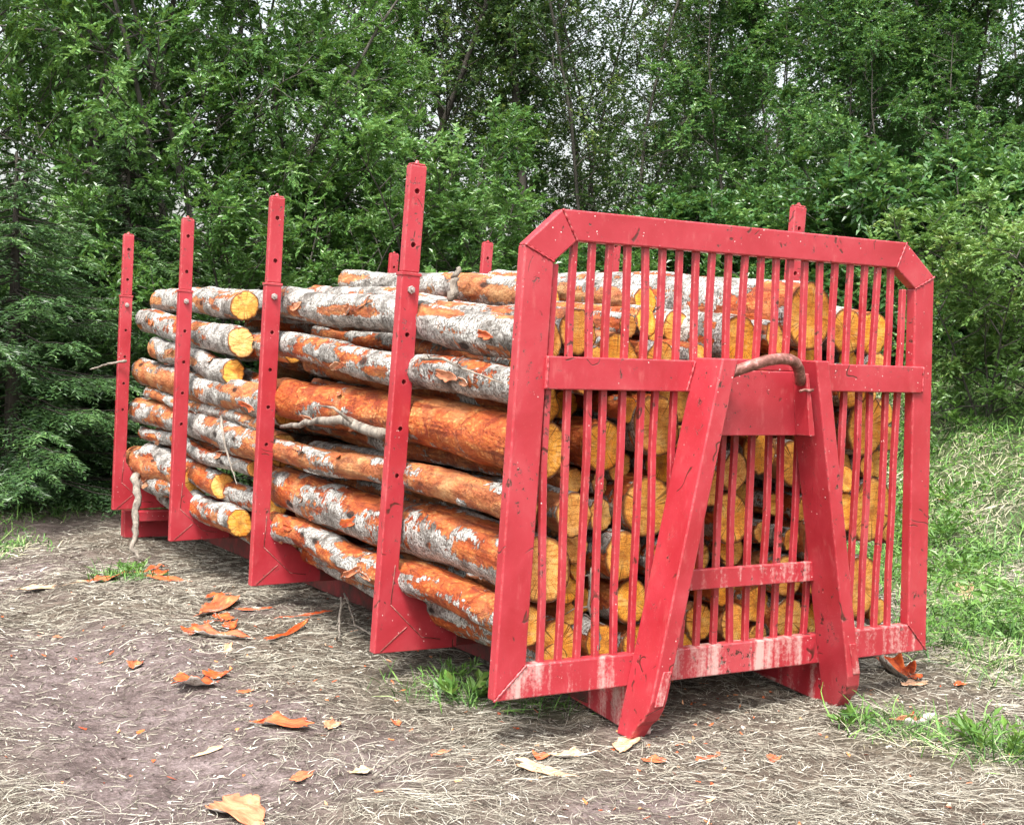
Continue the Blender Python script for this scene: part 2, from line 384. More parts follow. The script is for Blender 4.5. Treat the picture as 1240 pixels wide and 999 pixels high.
def axis(lo, hi, d, far):
    core = np.arange(lo, hi+1e-6, d); out = []; s = d; v = hi
    while v < far: s *= 1.18; v += s; out.append(v)
    out2 = []; s = d; v = lo
    while v > -far: s *= 1.18; v -= s; out2.append(v)
    return np.array(out2[::-1] + list(core) + out)
gx = axis(-4.0, 6.0, .035, 420); gy = axis(-3.0, 9.0, .04, 420)
GX, GY = np.meshgrid(gx, gy, indexing='ij'); GZ = ground_h(GX, GY)
V = np.stack([GX.ravel(), GY.ravel(), GZ.ravel()], 1)
nx, ny = len(gx), len(gy); idx = np.arange(nx*ny).reshape(nx, ny)
F = np.stack([idx[:-1, :-1].ravel(), idx[1:, :-1].ravel(), idx[1:, 1:].ravel(), idx[:-1, 1:].ravel()], 1)
lit = 1-zone_mud(GX, GY)
gm = npmesh('ground', V, F, {'litter': lit.ravel(), 'green': zone_green(GX, GY).ravel()}, True)
tag(link('ground', gm, M['ground']), kind='structure')

# ------------------------------------------------------------------ strands (straw litter, grass)
def strands(x, y, L, w, ang, lift, curl, rnd, droop=0.0, seg=3):
    """flat curved ribbons; lift = final height above ground per strand"""
    n = len(x); t = np.linspace(0, 1, seg+1)[None, :]
    a = ang[:, None] + curl[:, None]*(t-.5)
    dx = np.cos(a); dy = np.sin(a)
    hor = L[:, None]*np.cos(lift)[:, None]; ver = L[:, None]*np.sin(lift)[:, None]
    px = x[:, None] + np.cumsum(np.concatenate([np.zeros((n, 1)), dx[:, 1:]*hor/seg], 1), 1)
    py = y[:, None] + np.cumsum(np.concatenate([np.zeros((n, 1)), dy[:, 1:]*hor/seg], 1), 1)
    pz = ver*(t - droop*t*t)
    gz = ground_h(px.ravel(), py.ravel()).reshape(px.shape)
    P = np.stack([px, py, gz + pz + .003], 2)
    tw = RNG.uniform(-.9, .9, n)[:, None]*np.ones_like(t)
    sx, sy, sz = -dy*np.cos(tw), dx*np.cos(tw), np.sin(tw)
    ww = (w[:, None]*(1-.75*t**2))*.5
    S = np.stack([sx, sy, sz], 2)*ww[:, :, None]
    A = P+S; B = P-S
    Vv = np.stack([A, B], 2).reshape(-1, 3); k = 2*(seg+1)
    base = (np.arange(n)*k)[:, None]; s = np.arange(seg)[None, :]
    f = np.stack([base+2*s, base+2*s+1, base+2*s+3, base+2*s+2], 2).reshape(-1, 4)
    return Vv, f, np.repeat(rnd, k)

def scatter(N, xr, yr, dens):
    x = RNG.uniform(*xr, N); y = RNG.uniform(*yr, N)
    keep = RNG.uniform(0, 1, N) < dens(x, y); return x[keep], y[keep]
def camdist(x, y): return np.hypot(x-CP[0], y-CP[1])

def d_straw(x, y):
    d = camdist(x, y); m = zone_mud(x, y)
    k = (1-.93*m)*np.clip((3.2/d)**1.5, 0.05, 1)
    k *= 1-.15*zone_green(x, y)
    clump = sstep(.30, .62, fbm(x*3.1, y*3.1, 0, 41, 3)); 
    return k*(.35+.65*clump)*(d < 18)
x, y = scatter(1500000, (-3.6, 6.5), (-3.2, 9.5), d_straw)
n = len(x); d = camdist(x, y)
fl = fbm(x*1.3, y*1.3, 0, 51, 2)*9.0
ang = fl + RNG.normal(0, 1.0, n)
L = RNG.gamma(2.6, .027, n)+.015; w = RNG.uniform(.0009, .0026, n)*np.clip(d/4.2, .8, 2.2)
lift = np.abs(RNG.normal(0, .16, n)); rnd = np.clip(RNG.beta(2.2, 1.8, n)*(.75+.4*fbm(x*2, y*2, 0, 61, 2)), 0, 1)
Vv, f, rv = strands(x, y, L, w, ang, lift, RNG.normal(0, .9, n), rnd, .55)
def d_bits(x, y):
    d = camdist(x, y); return np.clip((3.4/d)**1.6, .03, 1)*(.35+.65*sstep(.35, .6, fbm(x*5, y*5, 0, 45, 3)))*(d < 12)
x, y = scatter(330000, (-3.4, 5.5), (-3.0, 8), d_bits); n = len(x); d = camdist(x, y)
V2, f2, r2_ = strands(x, y, RNG.gamma(2.2, .010, n)+.006, RNG.uniform(.0015, .006, n)*np.clip(d/4.2, .8, 2), RNG.uniform(0, 6.28, n), np.abs(RNG.normal(0, .2, n)), RNG.normal(0, .7, n), np.clip(RNG.beta(1.3, 1.5, n), 0, 1), .3, 2)
f = np.concatenate([f, f2+len(Vv)]); Vv = np.concatenate([Vv, V2]); rv = np.concatenate([rv, r2_])
tag(link('straw_litter', npmesh('straw_litter', Vv, f, {'rnd': rv}), M['straw']), 'dry pale straw and grass litter strewn over the mud', 'straw', kind='stuff')

def d_grass(x, y):
    d = camdist(x, y); g = zone_green(x, y)
    cl = .12+.88*sstep(.40, .60, fbm(x*2.3, y*2.3, 0, 71, 3))
    return np.clip(g*1.1-.1, 0, 1)*(.2+.8*cl)*np.clip((7.5/d)**1.4, .08, 1)
xa, ya = scatter(1500000, (2.6, 18), (-2.5, 18), d_grass); xb, yb = scatter(500000, (-4, 2.6), (-2.5, 14), d_grass)
x, y = np.concatenate([xa, xb]), np.concatenate([ya, yb])
n = len(x); d = camdist(x, y)
L = RNG.gamma(5, .026, n)*(.7+.7*fbm(x*1.1, y*1.1, 0, 81, 2)); w = RNG.uniform(.0035, .008, n)*np.clip(d/7, .7, 2.4)
L *= np.where(d < 5.2, .55, 1.0); w *= np.where(d < 5.2, .6, 1.0)
lift = RNG.uniform(.35, 1.35, n); dry = RNG.uniform(0, 1, n) < .55*sstep(.42, .62, fbm(x*1.3+9, y*1.3, 0, 85, 3)); rnd = np.where(dry, RNG.uniform(.78, 1, n), RNG.uniform(0, .72, n)); lift = np.where(dry, lift*.35, lift); w = np.where(dry, w*.55, w)
Vv, f, rv = strands(x, y, L, w, RNG.uniform(0, 6.283, n), lift, RNG.normal(0, .5, n), rnd, .45)
tag(link('grass', npmesh('grass', Vv, f, {'rnd': rv}), M['grass']), 'green grass mixed with dry blades on the bank and edges', 'grass', kind='stuff')

# small chips
x, y = scatter(5200, (-2.0, 4.0), (-2.0, 6.0), lambda x, y: np.clip(np.exp(-((x-.6)**2/2.6+(y-.8)**2/5.5))*(.35+1.0*(fbm(x*3, y*3, 0, 91, 2) > .52)), 0, 1)*.62)
n = len(x)
Vv, f, rv = strands(x, y, RNG.uniform(.008, .035, n), RNG.uniform(.006, .016, n), RNG.uniform(0, 6.28, n), RNG.uniform(0, .4, n), RNG.normal(0, .5, n), RNG.uniform(0, 1, n), 0, 2)
M['crumb'] = strand_mat('bark_crumb', [(0, (.30, .04, .012)), (.5, (.62, .14, .03)), (.8, (.75, .32, .12)), (1, (.75, .66, .55))])
tag(link('bark_crumbs', npmesh('bark_crumbs', Vv, f, {'rnd': rv}), M['crumb']), 'tiny orange bark crumbs scattered on the ground by the rack', 'bark crumbs', kind='stuff')

# ------------------------------------------------------------------ rack
def hexa(bm, pts):
    vs = [bm.verts.new(p) for p in pts]
    for f in ((0, 3, 2, 1), (4, 5, 6, 7), (0, 1, 5, 4), (1, 2, 6, 5), (2, 3, 7, 6), (3, 0, 4, 7)):
        bm.faces.new([vs[i] for i in f])
def box(bm, x0, x1, y0, y1, z0, z1):
    hexa(bm, [(x0, y0, z0), (x1, y0, z0), (x1, y1, z0), (x0, y1, z0), (x0, y0, z1), (x1, y0, z1), (x1, y1, z1), (x0, y1, z1)])
def prism(bm, poly, y0, y1):
    """polygon in x-z (counter-clockwise seen from -y), extruded along y"""
    a = [bm.verts.new((p[0], y0, p[1])) for p in poly]; b = [bm.verts.new((p[0], y1, p[1])) for p in poly]
    bm.faces.new(a); bm.faces.new(b[::-1]); n = len(poly)
    for i in range(n): bm.faces.new([a[(i+1) % n], a[i], b[i], b[(i+1) % n]])
def tube(bm, pts, r, n=10):
    pts = [Vector(p) for p in pts]; rs = r if isinstance(r, (list, tuple)) else [r]*len(pts); rings = []
    for i, p in enumerate(pts):
        d = (pts[min(i+1, len(pts)-1)]-pts[max(i-1, 0)]).normalized()
        a = d.orthogonal().normalized() if i == 0 else (rings_a - d*rings_a.dot(d)).normalized()
        rings_a = a; b = d.cross(a)
        rings.append([bm.verts.new(p + a*rs[i]*math.cos(6.28318*k/n) + b*rs[i]*math.sin(6.28318*k/n)) for k in range(n)])
    for i in range(len(rings)-1):
        for k in range(n): bm.faces.new([rings[i][k], rings[i][(k+1) % n], rings[i+1][(k+1) % n], rings[i+1][k]])
    bm.faces.new(rings[0][::-1]); bm.faces.new(rings[-1])
def build(name, fn, mat, parent=None, bevel=.004, seg=2, smooth=False):
    bm = bmesh.new(); fn(bm); bmesh.ops.recalc_face_normals(bm, faces=bm.faces)
    me = bpy.data.meshes.new(name); bm.to_mesh(me); bm.free()
    if smooth: me.polygons.foreach_set('use_smooth', [True]*len(me.polygons))
    o = link(name, me, mat, parent)
    if bevel:
        b = o.modifiers.new('bevel', 'BEVEL'); b.width = bevel; b.segments = seg; b.limit_method = 'ANGLE'; b.angle_limit = R(40)
        b.harden_normals = False
    return o
def bx(name, x0, x1, y0, y1, z0, z1, mat, parent, bevel=.004): return build(name, lambda bm: box(bm, x0, x1, y0, y1, z0, z1), mat, parent, bevel)

W = 2.35
rack = empty('log_rack', (0, 0, 0))
tag(rack, 'red steel hook-lift log rack with barred headboard standing on the ground', 'log rack')
FD = .055
P = M['paint']; PD = M['paint_dirty']
LB, LT = -.012, .060       # outer x of the left post at the bottom and the top
RB, RT = 2.386, 2.316
zb, zc, H, ch = .171, 1.966, 2.116, .227
def lx(z): return LB+(LT-LB)*(z-zb)/(zc-zb)
def rx(z): return RB+(RT-RB)*(z-zb)/(zc-zb)
PW = .138
build('frame_post', lambda bm: prism(bm, [(lx(zb), zb), (lx(.305)+PW, .305), (lx(1.915)+PW, 1.905), (lx(zc), zc)], 0, FD), P, rack, .007)
build('frame_post', lambda bm: prism(bm, [(rx(zb), zb), (rx(zc), zc), (rx(1.9)-.125, 1.905), (rx(.31)-.125, .305)], 0, FD), P, rack, .007)
il, ir = .300, W-.285
build('corner_brace', lambda bm: prism(bm, [(lx(zc), zc+.001), (lx(1.915)+PW, 1.906), (il, 1.994), (ch, H)], 0, FD), P, rack, .006)
build('corner_brace', lambda bm: prism(bm, [(rx(zc), zc+.001), (W-ch, H), (ir, 1.994), (rx(1.9)-.125, 1.906)], 0, FD), P, rack, .006)
build('top_rail', lambda bm: prism(bm, [(ch+.001, H), (il+.001, 1.994), (ir-.001, 1.994), (W-ch-.001, H)], 0, FD), P, rack, .006)
build('bottom_rail', lambda bm: prism(bm, [(lx(zb)+.001, zb), (rx(zb)-.001, zb), (rx(.31)-.126, .305), (lx(.305)+PW+.001, .305)], 0, FD), PD, rack, .006)
build('middle_rail', lambda bm: prism(bm, [(.166, 1.403), (.905, 1.403), (.95, 1.535), (.170, 1.535)], -.014, FD), P, rack, .005)
build('middle_rail', lambda bm: prism(bm, [(1.52, 1.415), (2.262, 1.415), (2.262, 1.540), (1.49, 1.540)], -.014, FD), P, rack, .005)
def bead(p, q):
    p = Vector(p); q = Vector(q); n = max(6, int((q-p).length/.008))
    pts = [p.lerp(q, i/n)+Vector((0, 0, .0015*math.sin(i*2.1))) for i in range(n+1)]
    rr = [.0042+.0016*math.sin(i*1.9)+.0008*math.sin(i*5.3) for i in range(n+1)]
    build('weld_seam', lambda bm: tube(bm, pts, rr, 6), P, rack, 0, smooth=True)
yw = -.0012
for p, q in (((lx(zc), yw, zc), (lx(1.915)+PW, yw, 1.906)), ((ch, yw, H), (il, yw, 1.994)), ((rx(zc), yw, zc), (rx(1.9)-.125, yw, 1.906)), ((W-ch, yw, H), (ir, yw, 1.994)),
             ((lx(zb), yw, zb), (lx(.305)+PW, yw, .305)), ((rx(zb), yw, zb), (rx(.31)-.125, yw, .305)), ((.172, -.015, 1.405), (.176, -.015, 1.533)), ((2.258, -.015, 1.417), (2.258, -.015, 1.538)),
             ((.86, -.016, 1.403), (.90, -.016, 1.53)), ((.74, -.002, .56), (.815, -.032, .558))): bead(p, q)
for k in range(23):
    x = .2135 + k*.0880; sx = (k*37 % 11-5)*.0012
    top = 1.90 if k in (0, 22) else 2.0
    def barf(bm, x=x, sx=sx, top=top):
        n = 6; ring = []
        for i in range(n+1):
            z = .30+(top-.30)*i/n; xo = x + sx*math.sin(3.14*i/n)*2.2 + .0035*math.sin(x*60+i*1.3); yo = .018+.004*math.sin(2.2*i+x*9)
            ring.append([bm.verts.new(q) for q in ((xo-.014, yo, z), (xo+.014, yo, z), (xo+.014, yo+.026, z), (xo-.014, yo+.026, z))])
        for i in range(n):
            for j in range(4): bm.faces.new([ring[i][j], ring[i][(j+1) % 4], ring[i+1][(j+1) % 4], ring[i+1][j]])
        bm.faces.new(ring[0][::-1]); bm.faces.new(ring[-1])
    build('grille_bar', barf, P, rack, .003, 1)
# hook frame legs
def leg(bm, xb, xt, zt=1.545, w=.075, d=.185, zbm=.02):
    xa = lambda z: xb+(xt-xb)*(z-0)/zt
    prof = [(-d, .15), (-d+.010, .105), (-d+.030, .065), (-d+.060, .038), (-d+.095, zbm), (-.0, zbm), (.0, .10)]
    pts = [(-d, zt), *prof, (.0, zt)]
    L_ = [bm.verts.new((xa(z), y, z)) for y, z in pts]; Rr = [bm.verts.new((xa(z)+w, y, z)) for y, z in pts]
    bm.faces.new(L_); bm.faces.new(Rr[::-1]); n = len(pts)
    for i in range(n): bm.faces.new([L_[(i+1) % n], L_[i], Rr[i], Rr[(i+1) % n]])
def legw(s):
    def fn(bm):
        if s == 0:
            leg(bm, .585, .910, 1.548, .080, zbm=-.022)
        else:
            leg(bm, 1.722, 1.420, 1.552, .074, zbm=-.010)
    return fn
build('hook_frame_leg', legw(0), PD if False else P, rack, .006)
build('hook_frame_leg', legw(1), P, rack, .006)
# weld plates at the feet of the legs
def foot_plate(bm, x0, z0, s):
    prism(bm, [(x0, z0), (x0+.04, z0), (x0+.04+s*.18, z0+.14), (x0+s*.18, z0+.14)], -.1905, -.183)
build('foot_strap', lambda bm: foot_plate(bm, .632, .13, .21), PD, rack, .002, 1)
build('foot_strap', lambda bm: foot_plate(bm, 1.722, .16, -.18), PD, rack, .002, 1)
# plate, pocket and low rail between the legs
build('hook_plate', lambda bm: prism(bm, [(.935, 1.222), (1.462, 1.222), (1.395, 1.500), (1.004, 1.500)], -.078, -.045), P, rack, .004)
build('hook_plate', lambda bm: prism(bm, [(1.000, 1.502), (1.404, 1.502), (1.395, 1.548), (1.008, 1.548)], -.075, .05), P, rack, .004)
build('hook_pocket', lambda bm: prism(bm, [(1.418, 1.225), (1.452, 1.225), (1.40, 1.495), (1.385, 1.495)], -.165, -.0785), P, rack, .003)
build('weld_seam', lambda bm: tube(bm, [(1.350, -.166, 1.418), (1.375, -.17, 1.425), (1.40, -.168, 1.422), (1.422, -.17, 1.425)], .007, 6), M['rust'], rack, 0, smooth=True)
build('cross_rail', lambda bm: prism(bm, [(.80, .560), (1.612, .560), (1.612, .648), (.80, .648)], -.03, -.002), PD, rack, .004)
hb = [(.955, -.14, 1.478), (1.009, -.165, 1.502), (1.060, -.185, 1.522), (1.13, -.20, 1.545), (1.20, -.205, 1.555), (1.255, -.2, 1.553), (1.30, -.188, 1.540), (1.335, -.17, 1.515), (1.365, -.15, 1.480), (1.380, -.135, 1.455)]
build('hook_bar', lambda bm: tube(bm, hb, .024, 14), M['rust'], rack, 0, smooth=True)
# skids
def skid(bm, x0, x1):
    poly = [(.30, .02), (6.9, -.13), (6.9, .06), (.30, .160)]
    a = [bm.verts.new((x0, p[0], p[1])) for p in poly]; b = [bm.verts.new((x1, p[0], p[1])) for p in poly]
    bm.faces.new(a); bm.faces.new(b[::-1]); n = len(poly)
    for i in range(n): bm.faces.new([a[(i+1) % n], a[i], b[i], b[(i+1) % n]])
build('skid_beam', lambda bm: skid(bm, .628, .690), M['shade_grime'], rack, .005)
build('skid_beam', lambda bm: skid(bm, 1.724, 1.782), P, rack, .005)
def shoe(bm, x0, x1):
    poly = [(-.08, -.018), (.04, -.018), (.42, .008), (.60, .03), (.60, .163), (-.08, .169)]
    a = [bm.verts.new((x0, p[0], p[1])) for p in poly]; b = [bm.verts.new((x1, p[0], p[1])) for p in poly]
    bm.faces.new(a); bm.faces.new(b[::-1]); n = len(poly)
    for i in range(n): bm.faces.new([a[(i+1) % n], a[i], b[i], b[(i+1) % n]])
build('skid_shoe', lambda bm: shoe(bm, .634, .70), PD, rack, .006)
build('skid_shoe', lambda bm: shoe(bm, 1.726, 1.788), PD, rack, .006)
bx('rear_beam', .09, 2.28, 6.60, 6.72, -.14, .085, P, rack, .006)
bx('rear_beam', .16, 2.20, 6.42, 6.56, .02, .105, P, rack, .006)

# stakes ------------------------------------------------------------
def bool_holes(o, holes, rad, y0, y1):
    bm = bmesh.new()
    for (x, z) in holes:
        r = bmesh.ops.create_cone(bm, cap_ends=True, segments=12, radius1=rad, radius2=rad, depth=y1-y0)
        bmesh.ops.rotate(bm, verts=r['verts'], cent=(0, 0, 0), matrix=Matrix.Rotation(R(90), 3, 'X'))
        bmesh.ops.translate(bm, verts=r['verts'], vec=(x, (y0+y1)/2, z))
    me = bpy.data.meshes.new('cut'); bm.to_mesh(me); bm.free(); c = bpy.data.objects.new('cut', me); COL.objects.link(c)
    c.parent = o.parent
    md = o.modifiers.new('b', 'BOOLEAN'); md.operation = 'DIFFERENCE'; md.object = c; md.solver = 'EXACT'
    dg = bpy.context.evaluated_depsgraph_get(); dg.update()
    nm = bpy.data.meshes.new_from_object(o.evaluated_get(dg)); o.modifiers.clear(); o.data = nm
    bpy.data.objects.remove(c)
def stake_proto():
    s = empty('stake', (0, 0, 0))
    tb = 1.785  # tube top above base
    w, dp = .096, .058
    # lower tube with gusset foot (base at z=0)
    post = build('lower_tube', lambda bm: prism(bm, [(0, 0), (.42, .018), (.475, .040), (.455, .062), (.175, .300), (w, .40), (w, tb), (0, tb)], 0, dp), P, s, .005)
    bool_holes(post, [(.050, 1.50), (.050, 1.28), (.050, 1.06), (.050, .84)], .0118, -.01, .03)
    build('collar', lambda bm: box(bm, -.004, w+.004, -.004, dp+.004, tb-.010, tb+.006), P, s, .003)
    ext = build('extension', lambda bm: box(bm, .006, .006+.086, .005, dp-.006, tb+.007, tb+.505), P, s, .006)
    bool_holes(ext, [(.049, tb+.135), (.049, tb+.385)], .0130, -.01, .035)
    build('top_cap', lambda bm: (box(bm, .014, .084, .008, dp-.008, tb+.506, tb+.514), tube(bm, [(.045, .028, tb+.51), (.052, .028, tb+.528)], [.012, .009], 8)), P, s, .002, 1)
    def bolt(bm):
        r = bmesh.ops.create_cone(bm, cap_ends=True, segments=6, radius1=.019, radius2=.019, depth=.014)
        bmesh.ops.rotate(bm, verts=r['verts'], cent=(0, 0, 0), matrix=Matrix.Rotation(R(90), 3, 'X')); bmesh.ops.translate(bm, verts=r['verts'], vec=(.05, -.008, tb-.075))
        tube(bm, [(.05, -.01, tb-.075), (.05, -.032, tb-.075)], .008, 8)
    build('bolt', bolt, M['bolt'], s, .001, 1)
    def seams(bm):
        y = -.0015
        tube(bm, [(.075, y, .42), (.066, y, .235)], .0020, 5)
        tube(bm, [(.066, y, .232), (.15, y, .155), (.24, y, .075), (.34, y, .062)], .0020, 5)
        tube(bm, [(.03, y, .012), (.10, y, .075), (.158, y, .125)], .0020, 5)
    build('weld_seam', seams, M['rust'], s, 0, smooth=True)
    return s
sp_ = stake_proto(); stakes = []
SY = [1.173, 2.967, 4.769, 6.564]
leanL = [.048, .027, .017, .020]
def put_stake(x, y, z, lean, flip, first):
    if first: o = sp_; kids = None
    else:
        o = sp_.copy(); COL.objects.link(o)
        for c in sp_.children:
            k = c.copy(); COL.objects.link(k); k.parent = o
    o.parent = rack; o.location = (x, y-.058, z)
    o.rotation_euler = (0, lean, 0); o.scale = (-1 if flip else 1, 1, 1)
    return o
for i, y in enumerate(SY):
    put_stake(-.030, y, .112, leanL[i], False, i == 0)
for i, y in enumerate(SY):
    put_stake(2.405, y, .112, .055, True, False)
for i, y in enumerate(SY):
    bx('cross_member', .40, 1.98, y-.060, y-.002, .118, .205, M['shade_grime'], rack)

# ------------------------------------------------------------------ logs
def log_mesh(pts, rad, seed, bare, nr=36, step=.035):
    """pts: centre line control (y, x, z); returns mesh data in coordinates relative to the front-end centre"""
    pts = np.array(pts, float); L = abs(pts[-1, 1]-pts[0, 1]); nl = max(12, int(L/step))
    t = np.linspace(0, 1, nl+1); tt = np.linspace(0, 1, len(pts))
    C = np.stack([np.interp(t, tt, pts[:, k]) for k in range(3)], 1)
    for k in (0, 2):      # smooth bow
        C[:, k] += .020*np.sin(t*3.14159*(1+.7*(seed % 3)) + seed)*np.sin(t*3.14159) + .022*(fbm(t*6, seed*3.1+k, 0, 5, 2)-.5)
    r = np.interp(t, tt, rad)*(1+.10*(fbm(t*9+seed, seed*1.7, 0, 11, 2)-.5))
    th = np.linspace(0, 2*np.pi, nr, endpoint=False); T, TH = np.meshgrid(t*L, th, indexing='ij')
    cx, cz = np.cos(TH), np.sin(TH); rr = r[:, None]
    mk = fbm(cx*rr*17+seed*7.3, T*4.2+seed*3, cz*rr*17, 101, 4)
    mk2 = fbm(cx*1.2+seed, T*.55, cz*1.2, 103, 2)
    q = .62*mk+.38*mk2
    thr = np.quantile(q, bare); bark = np.clip(.5+(q-thr)*3.6, 0, 1)
    oval = 1+.045*np.cos(2*TH+seed)
    disp = .0055*sstep(.42, .58, bark) + .014*(fbm(cx*1.6+seed, T*4, cz*1.6, 107, 3)-.5)*sstep(0, .3, T) + .010*(fbm(cx*5+seed, T*9, cz*5, 111, 2)-.5) + .006*(fbm(cx*9+seed, T*22, cz*9, 109, 2)-.5)
    kn = vnoise(cx*2.2+seed*5, T*3.3, cz*2.2, 113); disp += .03*np.clip(kn-.86, 0, 1)*rr/.1
    RR = rr*oval+disp
    X = C[:, 0][:, None]+RR*cx; Z = C[:, 2][:, None]+RR*cz; Y = np.broadcast_to(C[:, 1][:, None], X.shape).copy()
    # slightly slanted ends
    Y[0, :] += .010*cx[0]+.008*cz[0]*((seed % 2)*2-1); Y[-1, :] += .02*cx[-1]
    Vv = np.stack([X, Y, Z], 2).reshape(-1, 3); i = np.arange((nl+1)*nr).reshape(nl+1, nr); j = np.roll(i, -1, 1)
    f = np.stack([i[:-1].ravel(), i[1:].ravel(), j[1:].ravel(), j[:-1].ravel()], 1)
    return Vv, f, bark.ravel(), X, Y, Z, nl, nr
def end_disc(X, Y, Z, row, nr, out, seed):
    c = np.array([X[row].mean(), Y[row].mean(), Z[row].mean()]); rings = [0.999, .93, .7, .45, .2]
    Vs = []
    for q in rings:
        p = np.stack([X[row], Y[row], Z[row]], 1); p = c+(p-c)*q
        p[:, 1] += out*(.0035 if q < .99 else -.001) + .003*(fbm(p[:, 0]*30+seed, p[:, 2]*30, 0, 7, 2)-.5)*(q < .95); Vs.append(p)
    Vs.append(np.array([[c[0], c[1]+out*.003, c[2]]])); Vv = np.concatenate(Vs)
    f = []
    for k in range(len(rings)-1):
        for a in range(nr):
            b = (a+1) % nr; f.append((k*nr+a, k*nr+b, (k+1)*nr+b, (k+1)*nr+a))
    cidx = len(rings)*nr; k = len(rings)-1
    for a in range(0, nr, 2):
        f.append((k*nr+a, k*nr+(a+1) % nr, k*nr+(a+2) % nr, cidx))
    if out > 0: f = [q[::-1] for q in f]
    rim = np.concatenate([np.full(nr, q) for q in rings]+[np.zeros(1)])
    return Vv-c, np.array(f), c, rim

LOGN = [0]
def make_log(x, z, r, y0, y1, label, group, bare=.5, tone=0.2, slope=0.0, dxdy=0.0, r1=None, curls=0):
    LOGN[0] += 1; seed = LOGN[0]*1.37 % 17 + LOGN[0]*.11
    L = y1-y0; r1 = r1 if r1 else r*RNG.uniform(.82, .98)
    pts = [(x, y0, z), (x+dxdy*L*.5, y0+L*.5, z+slope*L*.5), (x+dxdy*L, y1, z+slope*L)]
    Vv, f, bark, X, Y, Z, nl, nr = log_mesh(pts, [r, (r+r1)/2, r1], seed, bare)
    org = np.array([x, y0, z])
    me = npmesh('log', Vv-org, f, {'bark': bark}, True)
    o = link('log', me, M['log']); o.location = org; o['seed'] = float(seed % 9.7); o['tone'] = float(RNG.uniform(.1, .9))
    tag(o, label, 'log', group)
    for row, out in ((0, -1), (nl, 1)):
        ev, ef, c, rim = end_disc(X, Y, Z, row, nr, out, seed)
        e = link('cut_end', npmesh('cut_end', ev, ef, {'rim': rim}, True), M['end'], o); e.location = c-org
        e['seed'] = float((seed*1.3 + (out > 0)*3) % 9.7); e['tone'] = float(tone)
    if curls:
        for rw in RNG.integers(8, nl-4, curls):
            a = RNG.uniform(2.3, 4.3); k_ = int(a/6.28318*nr) % nr
            p = np.array([X[rw, k_], Y[rw, k_], Z[rw, k_]])-org; nrm = Vector((math.cos(a), 0, math.sin(a)))
            e = flake('bark_curl', p, RNG.uniform(.07, .20), RNG.uniform(.02, .05), 0, 1.0+RNG.uniform(0, 1.6), o, tone=RNG.uniform(0, .7))
            ax = Vector((RNG.uniform(-.3, .3), 1, RNG.uniform(-.5, .2))).normalized(); zz = (nrm - ax*nrm.dot(ax)).normalized(); yy = zz.cross(ax)
            mt = Matrix((ax, yy, zz)).transposed().to_4x4(); mt.translation = Vector(p)+nrm*.002; e.matrix_local = mt
    return o

def flake(name, loc, L, Wd, ang, curve, parent=None, tilt=None, tone=0.0, seed=None, flip=False, lift=0.0, mats=None):
    sd_ = RNG.integers(0, 1000) if seed is None else seed
    nu, nv = 26, 11; u = np.linspace(-.5, .5, nu); v = np.linspace(-.5, .5, nv); U, Vq = np.meshgrid(u, v, indexing='ij')
    wprof = (.35+1.25*fbm(U*3.5+sd_, np.sign(Vq)*3.1, 0, 13, 2))*np.clip(1.1-np.abs(U*2+.25*math.sin(sd_))**3*.8, .12, 1)
    jag = 1+.20*(fbm(U*10+sd_, np.sign(Vq)*2.0, 0, 17, 2)-.5)*2*np.abs(Vq*2)
    lx_ = U*L*(1+.30*(fbm(Vq*7+sd_, np.sign(U)*2.0, 0, 19, 3)-.5)*2*np.abs(U*2)); wy = Vq*Wd*wprof*jag
    rc = Wd/max(curve, .05); th = wy/rc
    yy = rc*np.sin(th); zz = rc*(1-np.cos(th)) + .35*L*.2*(fbm(U*2+sd_, 0*U, 0, 23, 2))*0 + .30*Wd*(fbm(U*2.5+sd_, Vq*1.5, 0, 29, 2)-.3) + .35*curve*L*U*U*.35
    if flip: zz = -zz+zz.max()
    if parent is None: zz = zz-zz.min()-.012
    Pq = np.stack([lx_, yy, zz], 2).reshape(-1, 3); i = np.arange(nu*nv).reshape(nu, nv)
    f = np.stack([i[:-1, :-1].ravel(), i[1:, :-1].ravel(), i[1:, 1:].ravel(), i[:-1, 1:].ravel()], 1)
    me = npmesh(name, Pq, f, None, True); o = link(name, me, mats or [M['inner'], M['outer']], parent)
    s = o.modifiers.new('solid', 'SOLIDIFY'); s.thickness = .003; s.offset = -1; s.material_offset = 1
    o.location = loc
    o.rotation_euler = (RNG.uniform(-.10, .10), RNG.uniform(-.08, .08)-lift, ang)
    if tilt is not None: o.rotation_euler = (0, math.pi/2-tilt+RNG.uniform(-.4, .4), RNG.uniform(1.1, 2.0))
    o['tone'] = float(tone); return o

ORD = ['leftmost', 'second', 'third', 'fourth', 'fifth', 'sixth', 'seventh', 'eighth', 'ninth', 'tenth', 'eleventh', 'twelfth', 'thirteenth', 'fourteenth', 'fifteenth', 'sixteenth', 'seventeenth', 'eighteenth', 'nineteenth', 'twentieth']
